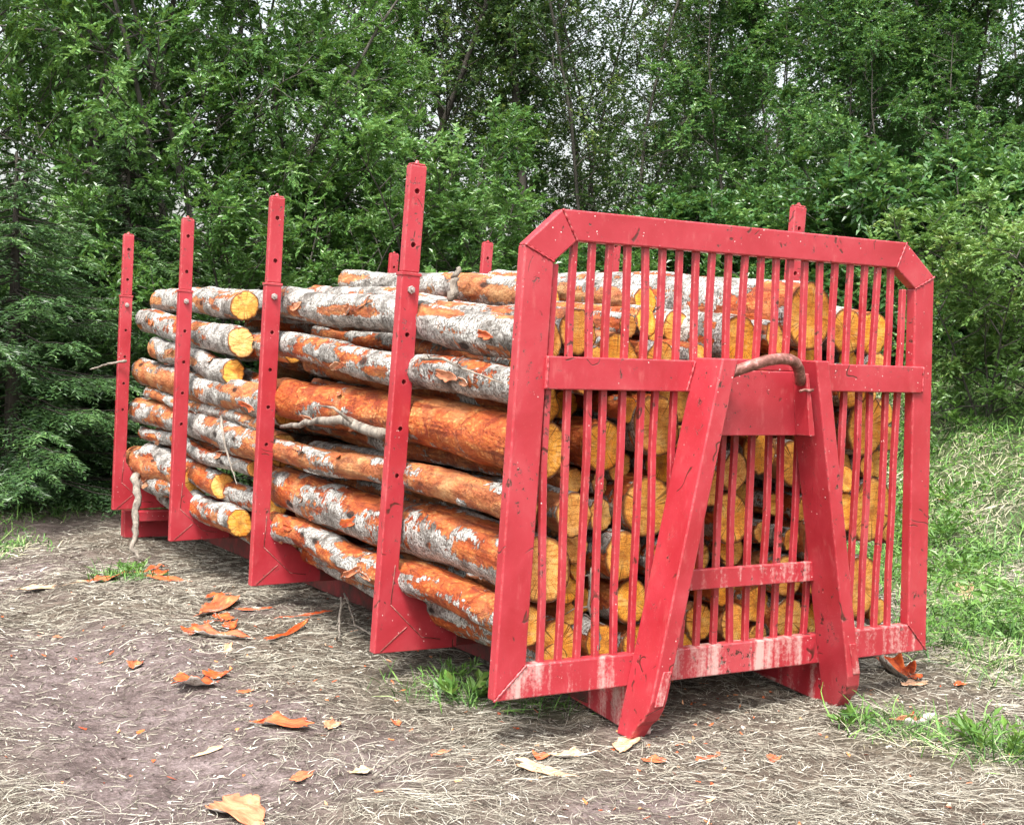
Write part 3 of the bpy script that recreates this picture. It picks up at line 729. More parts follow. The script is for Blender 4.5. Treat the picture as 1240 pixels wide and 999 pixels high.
# measured ends behind the grille: x, z, r (taken at y=.2), true y of the end, bare share of the bark, end tone
FRONT = [(.232, 1.600, .084, .09, .22, .4), (.200, 1.400, .078, .10, .30, .4), (.240, 1.155, .125, .09, .93, .1), (.172, .915, .073, .10, .9, .2), (.262, .670, .133, .09, .5, .55), (.178, .448, .082, .08, .6, .2),
 (.350, 1.340, .088, .35, .7, .1), (.510, 1.325, .066, .45, .6, 0), (.590, 1.15, .110, .18, .6, .05), (.83, 1.25, .125, .13, .5, .35), (.63, .99, .046, .30, .4, .6), (.725, 1.055, .062, .28, .5, .3),
 (.610, .855, .068, .24, .4, .4), (.81, .915, .135, .16, .6, .25), (.96, 1.07, .085, .30, .5, 0), (.43, .875, .092, .14, .7, .45), (.50, .735, .070, .26, .4, .5), (.70, .685, .100, .16, .6, .15),
 (.48, .535, .068, .30, .8, 0), (.76, .480, .092, .18, .6, .05), (.60, .465, .052, .35, .7, .05), (.37, .335, .105, .14, .6, .1), (.61, .315, .085, .17, .6, .1),
 (.425, 1.635, .090, .15, .4, .3), (.62, 1.70, .055, .7, .3, .2), (.84, 1.70, .058, .30, .4, .05), (.965, 1.80, .066, .55, .35, 0), (.965, 1.66, .060, .40, .5, .2), (1.09, 1.68, .080, .45, .3, .25), (.66, 1.80, .085, 1.1, .3, .2),
 (1.67, 1.755, .150, .13, .25, .15), (1.98, 1.70, .108, .22, .5, .1), (2.21, 1.70, .108, .30, .5, 0), (1.82, 1.585, .058, .34, .5, 0),
 (1.29, 1.035, .082, .15, .5, .6), (1.28, .83, .110, .16, .6, .15), (1.46, 1.125, .100, .22, .5, .1), (1.48, .88, .090, .40, .5, .3), (1.67, 1.07, .105, .20, .5, .2), (1.29, .68, .044, .22, .5, .1),
 (1.15, .365, .085, .2, .6, .15), (1.335, .345, .088, .17, .6, .25), (1.50, .40, .082, .24, .6, .15), (1.67, .335, .100, .18, .5, .3),
 (2.10, 1.24, .135, .17, .6, .15), (2.27, 1.05, .070, .3, .5, .1), (2.17, .83, .150, .18, .6, .2), (2.10, .46, .145, .16, .6, .35), (2.30, .31, .068, .26, .5, .2)]
FR = [list(q) for q in FRONT]; nfix = len(FR)
rs = np.random.default_rng(3)
def darts(lst, n, rmin, rmax, x0, x1, z0, z1, holes=()):
    for _ in range(n):
        x, z = rs.uniform(x0, x1), rs.uniform(z0, z1)
        dmin = min([math.hypot(x-q[0], z-q[1])-q[2] for q in lst] + [math.hypot(x-hx, z-hz)-hr for hx, hz, hr in holes] + [x-x0+.04, x1-x+.04])
        if dmin > rmin: lst.append([x, z, min(dmin, rmax), rs.uniform(.12, .34), rs.uniform(.3, .8), rs.uniform(0, .4)])
# relax the measured ones a little so that no two logs interpenetrate
def relax(lst, it=200, anchor=.02, x0=.1, x1=2.38, z0=.225):
    A = np.array([[q[0], q[1]] for q in lst]); r = np.array([q[2] for q in lst]); Pq = A.copy()
    mob = np.where(np.arange(len(lst)) < 6, 0.0, 1.0)[:, None]
    for _ in range(it):
        D = Pq[:, None]-Pq[None]; d = np.hypot(D[..., 0], D[..., 1])+1e-9; ov = np.clip((r[:, None]+r[None])*.99-d, 0, None); np.fill_diagonal(ov, 0)
        Pq += ((D/d[..., None])*ov[..., None]).sum(1)*.25*mob + (A-Pq)*anchor
        Pq[:, 0] = np.clip(Pq[:, 0], x0+r, x1-r); Pq[:, 1] = np.maximum(Pq[:, 1], z0+r)
    D = Pq[:, None]-Pq[None]; d = np.hypot(D[..., 0], D[..., 1]); np.fill_diagonal(d, 9)
    for i, q in enumerate(lst):
        q[0], q[1] = Pq[i]; q[2] = min(q[2], max(.6*q[2], (d[i]-r).min()+.006))
relax(FR)
FR.append([.34, .285, .060, .12, .6, .2]); FR.append([.50, .25, .045, .3, .5, .1])
darts(FR, 7000, .050, .115, .46, 2.36, .26, 1.74, holes=((2.30, .60, .07),))
nb = len(FR); darts(FR, 3000, .036, .075, .34, .60, .26, 1.70, holes=((2.30, .60, .07),))
# name each log by its layer (counted from the ground) and its place in that layer
LAY = ['bottom', 'second', 'third', 'fourth', 'fifth', 'sixth', 'seventh', 'top']
for q in FR[nb:]:
    if q[0] < .5: q[3] = .6
zmin, zmax = .22, 1.95
layers = {}
for i, q in enumerate(FR):
    layers.setdefault(min(6, int((q[1]-zmin)/.235)), []).append(i)
for lay, ids in layers.items():
    ids.sort(key=lambda i: FR[i][0]); nm = ['bottom', 'second', 'third', 'fourth', 'fifth', 'sixth', 'top'][lay]
    for j, i in enumerate(ids):
        x, z, r, y0, bare, tone = FR[i]
        k = (x-CP[0])/(.2-CP[1]); x2 = x+(y0-.2)*k*(.25 if i < nfix else 0)
        size = 'thick' if r > .115 else ('slim' if r < .065 else 'medium')
        lookk = 'pale' if tone > .34 else 'orange'
        lab = ('%s log with %s sawn end behind the grille, %s in %s layer' % (size, lookk, ORD[min(j, 19)]+(' from left' if j else ''), nm))
        leftcol = x-r < .17
        y1 = rs.uniform(2.95, 3.18) if not leftcol else 3.12
        slope = .065*float(np.clip((z-.9)/.7, 0, 1))
        if y0 > .9: y1 = 3.6
        make_log(x2, z, r, y0, y1, lab, 'logs of the near stack behind the grille', bare, tone, slope, r1=r*(.97 if leftcol else rs.uniform(.82, .96)), curls=4 if leftcol else 0)

# rear stack --------------------------------------------------------
REAR = [  # x, z at front end, r, y0, y1, bare, slope, tone, label
 (.245, 1.545, .095, 4.06, 6.62, .2, .062, .75, 'white-barked log of the rear stack with pale sawn end nearest the second stake'),
 (.215, 1.340, .080, 4.10, 6.15, .35, .07, .15, 'white-barked log with orange sawn end just below the pale-ended one'),
 (.33, 1.800, .098, 4.25, 6.5, .3, .03, .3, 'topmost rear log with yellow sawn end showing above the pale-ended one'),
 (.235, 1.150, .105, 3.10, 6.64, .55, .035, .2, 'grey and orange rear log between the stakes, third up on the left side'),
 (.215, .905, .102, 3.12, 6.66, .45, .012, .3, 'grey-white rear log with orange tip, second up on the left side'),
 (.215, .545, .085, 4.30, 6.3, .3, .03, .35, 'short rear log with yellow sawn end low between the middle stakes'),
 (.36, .72, .085, 3.3, 6.5, .85, 0, .2, 'bare orange rear log lying behind the short yellow-ended one'),
 (.200, .350, .088, 3.84, 6.4, .45, .02, .1, 'lowest rear log with orange end tucked behind the second stake'),
 (.30, .52, .07, 3.4, 6.2, .3, 0, .2, 'white-grey rear log squeezed above the lowest one'),
 (.22, .53, .12, 4.9, 6.75, .7, -.01, .2, 'ragged orange log sticking out at the far rear end of the load'),
 (.20, 1.02, .045, 3.4, 6.3, .6, .03, .2, 'slim log wedged between the two long rear logs on the left side'),
 (.21, .735, .050, 3.6, 6.5, .4, .01, .4, 'slim log lying just above the short yellow-ended one'),
 (.42, 1.50, .075, 3.5, 6.4, .8, .05, .2, 'bare log in shadow right behind the pale-ended one'),
 (.40, 1.22, .07, 3.3, 6.4, .3, .03, .2, 'grey log in shadow behind the third one up'),
 (.36, .25, .075, 3.5, 6.4, .5, 0, .2, 'dark low log just above the ground under the rear stack'),
 (.62, 1.83, .085, 3.6, 6.6, .25, .02, .2, 'silver-barked rear log on top beside the yellow-ended one')]
RR_ = [[q[0], q[1], q[2], 0, 0, 0] for q in REAR]
darts(RR_, 260, .085, .14, .95, 2.30, .25, 1.85)
for q in REAR:
    x, z, r, y0, y1, bare, slope, tone, lab = q
    make_log(x, z, r, y0, y1, lab, 'logs of the rear stack', bare, tone, slope, r1=r*.98, curls=2)
for i, q in enumerate(RR_[len(REAR):]):
    x, z, r = q[:3]
    make_log(x, z, r, 3.72+rs.uniform(0, .3), 6.5+rs.uniform(-.2, .2), 'log inside the rear stack behind the left-hand logs', 'logs inside the rear stack', .5, .2, .01)

# loose branches
def branch(name, pts, r, mat, label, cat, group=None, twigs=0, seed=1):
    g = random.Random(seed)
    def fn(bm):
        n = len(pts); P_ = [Vector(p) for p in pts]; fine = []
        for i in range(n-1):
            for k in range(5):
                t = k/5; q = P_[i].lerp(P_[i+1], t); fine.append(q+Vector((g.uniform(-1, 1), g.uniform(-1, 1), g.uniform(-1, 1)))*r*.35)
        fine.append(P_[-1]); rr = [r*(1-.7*i/len(fine))*(1+.15*g.uniform(-1, 1)) for i in range(len(fine))]
        tube(bm, fine, rr, 8)
        for _ in range(twigs):
            i = g.randrange(2, len(fine)-1); d = Vector((g.uniform(-1, 1), g.uniform(-1, 1), g.uniform(-.3, .8))).normalized()
            tube(bm, [fine[i], fine[i]+d*r*5, fine[i]+d*r*9+Vector((0, 0, -r*2))], [r*.4, r*.25, r*.1], 5)
    o = build(name, fn, mat, None, 0, smooth=True); tag(o, label, cat, group); return o
DB = M['dry_branch']
branch('dry_branch', [(.04, 6.05, .45), (.0, 5.8, .30), (-.06, 5.6, .08), (-.10, 5.5, -.06), (-.06, 5.42, -.13)], .035, DB, 'peeled grey branch leaning from the rear stake down to the ground', 'branch', seed=2)
branch('dry_branch', [(.10, 1.36, 1.13), (.10, 1.9, 1.155), (.08, 2.3, 1.12), (.11, 2.85, 1.06)], .030, DB, 'peeled grey branch wedged between logs beside the second stake', 'branch', twigs=2, seed=3)
branch('twig', [(.05, 6.45, 1.36), (-.09, 6.5, 1.33), (-.20, 6.5, 1.29), (-.235, 6.5, 1.283)], .012, DB, 'thin pale twig poking out left of the farthest stake', 'twig', seed=4)
branch('twig', [(.07, 3.9, 1.05), (.03, 3.7, .93), (.02, 3.55, .80), (.03, 3.4, .66)], .010, DB, 'thin bent twig hanging over the rear logs between the stakes', 'twig', twigs=3, seed=5)
branch('twig', [(.09, .95, 1.50), (.07, .7, 1.505), (.06, .45, 1.46), (.09, .2, 1.42)], .009, DB, 'thin twig caught between white logs next to the grille frame', 'twig', twigs=4, seed=6)
branch('broken_stub', [(.50, 1.45, 1.80), (.50, 1.44, 1.88), (.51, 1.43, 1.96)], .032, DB, 'pale splintered stub standing up from the top of the load', 'broken branch', seed=7)
branch('twig', [(.25, 2.2, .16), (.18, 2.05, .07), (.1, 1.85, .03), (.0, 1.7, .03)], .008, DB, 'dry forked twig under the load by the second stake', 'twig', twigs=7, seed=8)
branch('twig', [(.35, 2.4, .14), (.25, 2.0, .05), (.25, 1.6, .03)], .007, DB, 'dry twig lying under the load behind the nearest stake', 'twig', twigs=7, seed=9)
branch('dry_branch', [(-.62, -.22, .02), (-.45, -.08, .035), (-.25, .05, .03), (-.02, .2, .025)], .006, DB, 'long thin pale stick on the mud left of the near corner', 'stick', seed=10)
branch('dry_branch', [(.52, .075, .315), (.53, .085, .40), (.47, .08, .50), (.49, .10, .66)], .012, DB, 'grey mossy twig hanging inside the grille at its lower left', 'twig', twigs=5, seed=11)

# ------------------------------------------------------------------ bark flakes on the ground
FL = [  # x, y, L, W, ang, curve, tone, label
 (-.216, 2.974, .55, .12, .9, .9, .12, 'long orange bark strip lying in front of the second stake'),
 (-.492, 2.395, .17, .12, .5, .6, .0, 'orange bark flake left of the two crossed pieces on the mud'),
 (-.413, 2.237, .30, .09, -.6, 1.0, .05, 'narrow orange bark piece leaning across the straw in the pile'),
 (-.30, 2.45, .22, .08, 1.3, 1.2, .0, 'reddish curled bark piece just right of the crossed pieces'),
 (-.47, 1.95, .22, .035, 1.2, .4, .7, 'pale sliver of wood pointing down below the orange pile'),
 (-.81, 1.317, .19, .13, -.3, .9, .0, 'dark orange bark flake with torn edges in the middle of the mud'),
 (-.663, 1.464, .11, .09, .7, .6, .0, 'small square orange bark flake beside the torn one'),
 (-.62, 1.20, .08, .04, -.2, .6, .1, 'tiny orange bark shard below the torn flake'),
 (-.963, 1.838, .11, .06, 1.2, .8, .1, 'lone orange and white bark chip on bare mud at left'),
 (-.688, .564, .24, .12, -.75, .9, .05, 'pointed orange bark flake with fine ribs, nearest the camera at left'),
 (-.466, .546, .13, .06, 1.0, .9, .5, 'orange bark chip with a white edge right of the pointed flake'),
 (-1.022, .447, .13, .03, .35, .8, .95, 'small white strip of bark on bare mud below the flakes'),
 (-1.10, -.20, .22, .12, 2.0, .8, .3, 'peach coloured bark piece at the bottom edge of the photo'),
 (-.591, -.048, .09, .05, .0, .7, .95, 'small cream bark chip alone on the mud in front'),
 (.046, -.305, .22, .07, -.9, .9, .85, 'cream and orange bark strip in front of the near corner'),
 (.242, -.21, .20, .05, -.1, 2.4, .95, 'white rolled bark tube next to the cream strip'),
 (.12, -.16, .09, .05, .6, .8, .1, 'small red-orange bark scrap touching the white tube'),
 (-.528, 4.542, .28, .10, .5, 1.1, .1, 'orange curled bark strip near the farthest left stakes'),
 (-.894, 4.393, .46, .09, .25, .8, .95, 'long whitish bark strip at the left edge beside the orange curl'),
 (-.106, 4.475, .34, .09, -.9, 1.0, .05, 'red-orange bark slab near the grey leaning branch'),
 (-.062, 2.168, .42, .04, .7, 1.8, .0, 'thin dark curled bark ribbon arching over the straw'),
 (-.092, 3.332, .16, .09, .1, 1.0, .0, 'dark red bark piece just behind the long orange strip'),
 (-.189, 5.024, .38, .11, .4, 1.2, .0, 'brown-red bark piece beneath the farthest stake foot'),
 (.2, 2.62, .36, .06, .2, 1.0, .0, 'flat red bark ribbon lying right of the second stake'),
 (-1.15, 2.75, .05, .04, .2, .5, .3, 'pale tiny bark chip on the far left mud'),
 (.56, -.12, .24, .07, .7, .5, .9, 'pale flat wood sliver under the left foot of the hook frame'),
 (-.25, 2.75, .16, .08, 1.8, .9, .0, 'orange scrap under the near edge of the long strip'),
 (-.33, 2.62, .12, .06, .4, .8, .05, 'small orange scrap between the long strip and the crossed pieces'),
 (-.02, 2.85, .20, .05, -.3, 1.0, .0, 'orange sliver right of the long strip toward the rack'),
 (-.05, 4.9, .18, .08, .9, 1.0, .0, 'orange scrap beneath the logs near the grey leaning branch'),
 (.05, 5.3, .14, .07, .2, 1.0, .1, 'orange scrap at the foot of the second farthest stake'),
 (2.5, .30, .30, .15, 1.2, 1.9, .0, 'brown rolled bark slab under the right end of the headboard'),
 (2.62, .62, .20, .12, .2, 2.2, .0, 'orange curled bark peeping out behind the right post'),
 (2.416, .076, .17, .08, .1, .9, .7, 'white backed bark piece in the straw below the right corner'),
 (2.50, .16, .09, .06, .8, 1.2, .0, 'small bright orange chip above the white backed piece'),
 (2.63, .0, .10, .05, .3, 1.0, .0, 'orange bark chip farthest right in the straw'),
 (1.846, -.426, .22, .08, -.1, 3.4, .45, 'tan rolled bark curl in front of the right foot'),
 (4.514, 1.591, .50, .09, .75, .9, .9, 'long white bark strip in the grass right of the rack'),
 (6.4, 3.4, .4, .07, .3, 1.0, .1, 'reddish bark strip up on the grassy bank'),
 (.95, -.55, .08, .04, .5, .8, .1, 'small orange bark scrap between the two feet'),
 (.52, -.35, .10, .05, -.4, .8, .1, 'little orange bark scrap in front of the left foot'),
 (.72, -.42, .12, .03, .2, 1.0, .1, 'narrow orange sliver lying before the left foot'),
 (-.2, .06, .10, .03, .3, .8, .3, 'small brown bark scrap by the thin stick'),
 (-.19, .5, .07, .03, 1.3, .8, .1, 'tiny upright orange chip by the weeds near the corner'),
 (-.80, -.02, .12, .05, .6, .9, .2, 'mossy brown bark scrap at the end of the thin stick')]
for (x, y, L, w, a, c, tn, lab) in FL:
    z = float(ground_h(x, y)) + .016
    o = flake('bark_flake', (x, y, z), L*1.0, w*1.1, a, min(c*1.25+.2, 4.6), None, None, tn, None)
    tag(o, lab, 'bark flake', 'bark flakes lying on the ground')

# ------------------------------------------------------------------ vegetation
def unit(v): return v/np.maximum(np.linalg.norm(v, axis=-1, keepdims=True), 1e-9)
def leaves(base, d, nrm, L, w, rnd, fold=.25):
    """diamond leaves folded along the midrib"""
    s = unit(np.cross(d, nrm)); up = np.cross(s, d); n = len(base)
    mid = base + d*L[:, None]*.45
    a = mid + s*w[:, None]*.5 + up*(w*fold)[:, None]; b = mid - s*w[:, None]*.5 + up*(w*fold)[:, None]
    tip = base + d*L[:, None] - up*(L*.10)[:, None]
    Vv = np.stack([base, a, tip, b], 1).reshape(-1, 3); i = (np.arange(n)*4)[:, None]
    f = np.concatenate([i+np.array([[0, 1, 2]]), i+np.array([[0, 2, 3]])], 0)
    return Vv, f, np.repeat(rnd, 4)
def sprays(base, d, length, per, L, w, rng, up_bias=.75, spread=.9, fingers=False, tone=None):
    """leaves in two rows along each twig; twigs (n) -> n*per leaves"""
    n = len(base); t = (np.arange(per)[None, :]+.6)/per; t = np.broadcast_to(t, (n, per))
    P0 = base[:, None]+d[:, None]*(length[:, None]*t)[..., None]
    P0 = P0 - np.array([0, 0, 1.0])*(.25*length[:, None]*t*t)[..., None]
    Z = np.array([0, 0, 1.0]); side = unit(np.cross(d, Z)+1e-4)
    sgn = np.where(np.arange(per) % 2 == 0, 1.0, -1.0)[None, :, None]
    D = unit(d[:, None] + side[:, None]*sgn*spread + rng.normal(0, .28, (n, per, 3)))
    N = unit(Z*up_bias + rng.normal(0, .42, (n, per, 3)) + .25*unit(base*np.array([1, 1, 0]))[:, None])
    m = n*per; rr = rng.uniform(.7, 1.15, m)
    base_t = rng.uniform(.1, .8, (n, 1)) if tone is None else tone[:, None]
    rnd = np.clip((base_t + rng.normal(0, .20, (n, per))), 0, 1).ravel()
    return leaves(P0.reshape(-1, 3), D.reshape(-1, 3), N.reshape(-1, 3), L*rr, w*rr, rnd)
def tubes_np(A, B, ra, rb, n=5):
    d = unit(B-A); a = unit(np.cross(d, np.array([.3, .9, .31]))); b = np.cross(d, a); m = len(A)
    th = np.arange(n)*2*np.pi/n; c = np.cos(th)[None, :, None]; s = np.sin(th)[None, :, None]
    ring = a[:, None]*c+b[:, None]*s
    V0 = A[:, None]+ring*ra[:, None, None]; V1 = B[:, None]+ring*rb[:, None, None]
    Vv = np.concatenate([V0, V1], 1).reshape(-1, 3); i = (np.arange(m)*2*n)[:, None]; k = np.arange(n)[None]; k2 = (k+1) % n
    f = np.stack([i+k, i+k2, i+n+k2, i+n+k], 2).reshape(-1, 4)
    return Vv, f

def broad_tree(seed, H, Rr, z0, n_limb, n_sub, n_twig, per, L, w, stems=1, lean=.1, dens_top=1.0, profile='egg', trunk_r=.09, limb_up=.5, clump=.35):
    """returns (crown verts, faces, rnd), (wood verts, faces) for a tree with its base at the origin"""
    rng = np.random.default_rng(seed); A, B, ra, rb = [], [], [], []; TW = []; TD = []; TL = []; TT = []
    def seg(a, b, r0, r1): A.append(a); B.append(b); ra.append(r0); rb.append(r1)
    for s in range(stems):
        az = rng.uniform(0, 6.28); ln = lean*rng.uniform(.4, 1.3)*(1 if stems > 1 else .4)
        p = np.array([math.cos(az), math.sin(az), 0])*.12*(stems > 1); K = 10; pts = [p.copy()]
        dirn = unit(np.array([math.cos(az)*ln, math.sin(az)*ln, 1.0]))
        for k in range(K):
            dirn = unit(dirn+rng.normal(0, .07, 3)*np.array([1, 1, .2])); p = p+dirn*H*.94/K; pts.append(p.copy())
        pts = np.array(pts)
        tr = trunk_r*(1 if stems == 1 else .65)
        for k in range(K): seg(pts[k], pts[k+1], tr*(1-.085*k), tr*(1-.085*(k+1)))
        nl = n_limb//stems
        for i in range(nl):
            t = z0/H + (1-z0/H)*((i+rng.uniform(0, 1))/nl)**.9; t = min(t, .985); q = t*K; k = min(int(q), K-1); b0 = pts[k]+(pts[k+1]-pts[k])*(q-k)
            h = (t-z0/H)/(1-z0/H)
            if profile == 'egg': pr = math.sin(math.pi*min(1, (.16+.84*h)))**.6*(1-.25*h)
            elif profile == 'bush': pr = (1-h**2.2)*.95+.12
            else: pr = .35+.65*math.sin(math.pi*(.1+.85*h))
            Lm = Rr*pr*rng.uniform(.65, 1.15); az2 = rng.uniform(0, 6.28)
            dl = unit(np.array([math.cos(az2), math.sin(az2), limb_up*(.4+.9*h)+rng.normal(0, .15)])); ppts = [b0]; pp = b0.copy(); dd = dl
            for k2 in range(4):
                dd = unit(dd+rng.normal(0, .16, 3)+np.array([0, 0, .05])); pp = pp+dd*Lm/4; ppts.append(pp.copy())
            r0 = .005+.008*Lm/2
            for k2 in range(4): seg(ppts[k2], ppts[k2+1], r0*(1-.22*k2), r0*(1-.22*(k2+1)))
            tone_l = rng.uniform(.15, .80)
            for j in range(n_sub):
                u = .25+.75*(j+rng.uniform(0, 1))/n_sub; q2 = u*4; k2 = min(int(q2), 3); b1 = ppts[k2]+(ppts[k2+1]-ppts[k2])*(q2-k2)
                ds = unit(dd*.7+rng.normal(0, .6, 3)+np.array([0, 0, .12])); Ls = clump*rng.uniform(.6, 1.3)*(1.15-.3*u)*(.5+.5*Rr/2)
                e = b1+ds*Ls; seg(b1, e, .007, .003)
                tone_s = tone_l+rng.normal(0, .12)
                for m in range(n_twig):
                    v = rng.uniform(.25, 1.0); TW.append(b1+ds*Ls*v); TD.append(unit(ds*.6+rng.normal(0, .65, 3)+np.array([0, 0, .1]))); TL.append(rng.uniform(.6, 1.2)*clump*.75); TT.append(np.clip(tone_s, 0, 1))
    TW, TD, TL, TT = map(np.array, (TW, TD, TL, TT))
    cr = sprays(TW, TD, TL, per, L, w, rng, tone=TT)
    wd = tubes_np(np.array(A), np.array(B), np.array(ra), np.array(rb), 6)
    return cr, wd
def spruce_tree(seed, H, Rr, n_whorl=26, per_whorl=7):
    rng = np.random.default_rng(seed); A, B, ra, rb = [np.zeros(3)], [np.array([0, 0, H])], [.11], [.012]; TW, TD, TL, TT = [], [], [], []
    for i in range(n_whorl):
        h = (i+.5)/n_whorl; z = .15+H*h*.97
        for j in range(per_whorl):
            az = rng.uniform(0, 6.28); Lm = Rr*(1-h)**.85*rng.uniform(.75, 1.15)+.12; zz = z+rng.uniform(-.1, .1)
            pts = [np.array([0, 0, zz])]; K = 6
            for k in range(K):
                q = (k+1)/K; droop = -.42*q*Lm + .30*q*q*Lm
                pts.append(np.array([math.cos(az)*Lm*q, math.sin(az)*Lm*q, zz+droop])+rng.normal(0, .015, 3))
            for k in range(K): A.append(pts[k]); B.append(pts[k+1]); ra.append(.013*(1-.13*k)); rb.append(.013*(1-.13*(k+1)))
            out = np.array([math.cos(az), math.sin(az), 0]); sd2 = np.array([-math.sin(az), math.cos(az), 0]); tl = rng.uniform(.15, .6)
            ns = max(4, int(Lm/.075))
            for s in range(ns):
                q = .18+.82*(s+rng.uniform(0, 1))/ns; q2 = q*K; k = min(int(q2), K-1); b1 = pts[k]+(pts[k+1]-pts[k])*(q2-k)
                sgn = 1 if s % 2 else -1; Ls = (.16+.30*(1-q))*rng.uniform(.7, 1.2)*min(1, Lm)
                TW.append(b1); TD.append(unit(sd2*sgn*(1-.45*q)+out*(.55+.5*q)+np.array([0, 0, -.38+rng.normal(0, .14)]))); TL.append(Ls+.1); TT.append(np.clip(tl+.35*(q-.5)+rng.normal(0, .08), 0, 1))
    TW, TD, TL, TT = map(np.array, (TW, TD, TL, TT))
    cr = sprays(TW, TD, TL, 13, .075, .019, rng, .8, .75, tone=TT)
    cr2 = sprays(TW+np.array([0, 0, -.012]), TD, TL, 9, .07, .018, rng, .2, 1.0, tone=TT*.8)
    V2 = np.concatenate([cr[0], cr2[0]]); F2 = np.concatenate([cr[1], cr2[1]+len(cr[0])]); R2 = np.concatenate([cr[2], cr2[2]])
    return (V2, F2, R2), tubes_np(*map(np.array, (A, B, ra, rb)), 6)

def d_cover(x, y):
    g = zone_green(x, y); d = camdist(x, y)
    return np.clip(g-.25, 0, 1)*sstep(.50, .62, fbm(x*.9+3, y*.9, 0, 95, 3))*np.clip((8/d)**1.3, .1, 1)
x, y = scatter(160000, (2.8, 17), (-2, 18), d_cover); xb, yb = scatter(60000, (-4, 3), (8.5, 14), d_cover)
x, y = np.concatenate([x, xb]), np.concatenate([y, yb]); n = len(x)
hgt = RNG.uniform(.02, .24, n); az = RNG.uniform(0, 6.28, n)
bs = np.stack([x, y, ground_h(x, y)+hgt], 1); dd_ = unit(np.stack([np.cos(az), np.sin(az), RNG.uniform(-.2, .6, n)], 1)); nn_ = unit(np.array([0, 0, 1.0])+RNG.normal(0, .3, (n, 3)))
Vv, f, rv = leaves(bs, dd_, nn_, RNG.uniform(.04, .10, n), RNG.uniform(.014, .038, n), np.clip(RNG.beta(2, 2, n), 0, 1))
tag(link('ground_cover', npmesh('ground_cover', Vv, f, {'rnd': rv}), M['weed']), 'leafy green herbs covering the grassy bank', 'herbs', kind='stuff')

PROTO = {}
def proto(key, data, leafm, woodm):
    (cv, cf, cr), (wv, wf) = data
    cm = npmesh(key+'_crown', cv, cf, {'rnd': cr}); cm.materials.append(M[leafm])
    wm = npmesh(key+'_trunk', wv, wf, None, True); wm.materials.append(M[woodm])
    PROTO[key] = (cm, wm)
proto('willow_a', broad_tree(11, 7.6, 2.5, .5, 84, 8, 6, 15, .074, .033, stems=4, lean=.22, profile='bush', limb_up=.55), 'willow_leaf', 'trunk')
proto('willow_b', broad_tree(12, 4.5, 2.0, .2, 66, 8, 6, 15, .074, .033, stems=5, lean=.3, profile='bush', limb_up=.6, trunk_r=.06), 'willow_leaf', 'trunk')
proto('alder_a', broad_tree(21, 9.0, 1.9, .4, 110, 7, 6, 12, .066, .048, stems=3, lean=.10, profile='egg', trunk_r=.07), 'alder_leaf', 'trunk')
proto('alder_b', broad_tree(22, 7.2, 1.7, .3, 90, 7, 6, 12, .064, .047, stems=3, lean=.14, profile='egg', trunk_r=.06), 'alder_leaf', 'trunk')
proto('aspen', broad_tree(31, 14.0, 1.8, .8, 120, 6, 5, 9, .064, .052, stems=1, profile='col', trunk_r=.09, limb_up=.8, clump=.42), 'aspen_leaf', 'trunk_dark')
proto('aspen_thin', broad_tree(32, 14.0, 1.7, .4, 105, 6, 5, 9, .064, .052, stems=2, lean=.05, profile='col', trunk_r=.055, limb_up=.9, clump=.5), 'aspen_leaf', 'trunk')
proto('column', broad_tree(33, 13.0, .75, .4, 150, 6, 5, 10, .07, .05, stems=1, profile='col', trunk_r=.12, limb_up=.8, clump=.22), 'aspen_leaf', 'trunk_dark')
proto('spruce', spruce_tree(41, 5.0, 2.0), 'spruce_leaf', 'trunk_dark')
proto('bush', broad_tree(51, 2.3, 1.15, .05, 60, 7, 6, 10, .06, .032, stems=5, lean=.5, profile='bush', trunk_r=.02, limb_up=.7, clump=.25), 'bush_leaf', 'trunk')
proto('under', broad_tree(52, 2.2, 1.6, .05, 60, 7, 6, 10, .085, .05, stems=5, lean=.4, profile='bush', trunk_r=.025, limb_up=.6, clump=.32), 'alder_leaf', 'trunk')

def plant(key, name, px, dist, label, cat, group, rot=0, s=1.0, sz=1.0, sink=.05):
    """px: bearing from the viewpoint given as a column of the photograph, dist in metres"""
    az = YAW+math.atan((px-605.6)/1552.77); x = CP[0]+dist*math.sin(az); y = CP[1]+dist*math.cos(az)
    t = empty(name, (x, y, float(ground_h(x, y))-sink)); t.rotation_euler = (0, 0, rot); t.scale = (s, s, s*sz)
    cm, wm = PROTO[key]
    link('crown', cm, (), t); link('trunk', wm, (), t); tag(t, label, cat, group); return t
G1, G2, G3, G4 = 'willow shrubs along the left clearing edge', 'alder trees on the right', 'tall thin trees behind the clearing', 'spruces at the left edge'
plant('spruce', 'spruce_tree', 15, 13.2, 'dark spruce with drooping branches at the left edge of the photo', 'spruce', G4, .4, 1.0, .70)
plant('spruce', 'spruce_tree', 150, 14.6, 'taller spruce with drooping boughs behind the farthest stake', 'spruce', G4, 2.1, 1.0, .78)
plant('spruce', 'spruce_tree', -110, 14.5, 'dark spruce just outside the left edge of the clearing', 'spruce', G4, 4.0, 1.1, .75)
plant('column', 'slender_tree', 626, 22.5, 'narrow dark tree with leaves all along its trunk in the centre', 'tree', G3, 1.0, 1.0, 1.0)
plant('willow_a', 'willow_shrub', 245, 16.2, 'large leafy willow above the second farthest stake', 'willow', G1, .3, 1.0, 1.05)
plant('willow_a', 'willow_shrub', 60, 16.8, 'dark tall willow crown in the upper left corner', 'willow', G1, 2.0, 1.15, 1.15)
plant('willow_a', 'willow_shrub', 370, 16.8, 'bushy willow between the second and the nearest stake', 'willow', G1, 3.6, .95, .92)
plant('willow_b', 'willow_shrub', 545, 15.6, 'low rounded willow behind the nearest tall stake', 'willow', G1, .8, 1.0, .98)
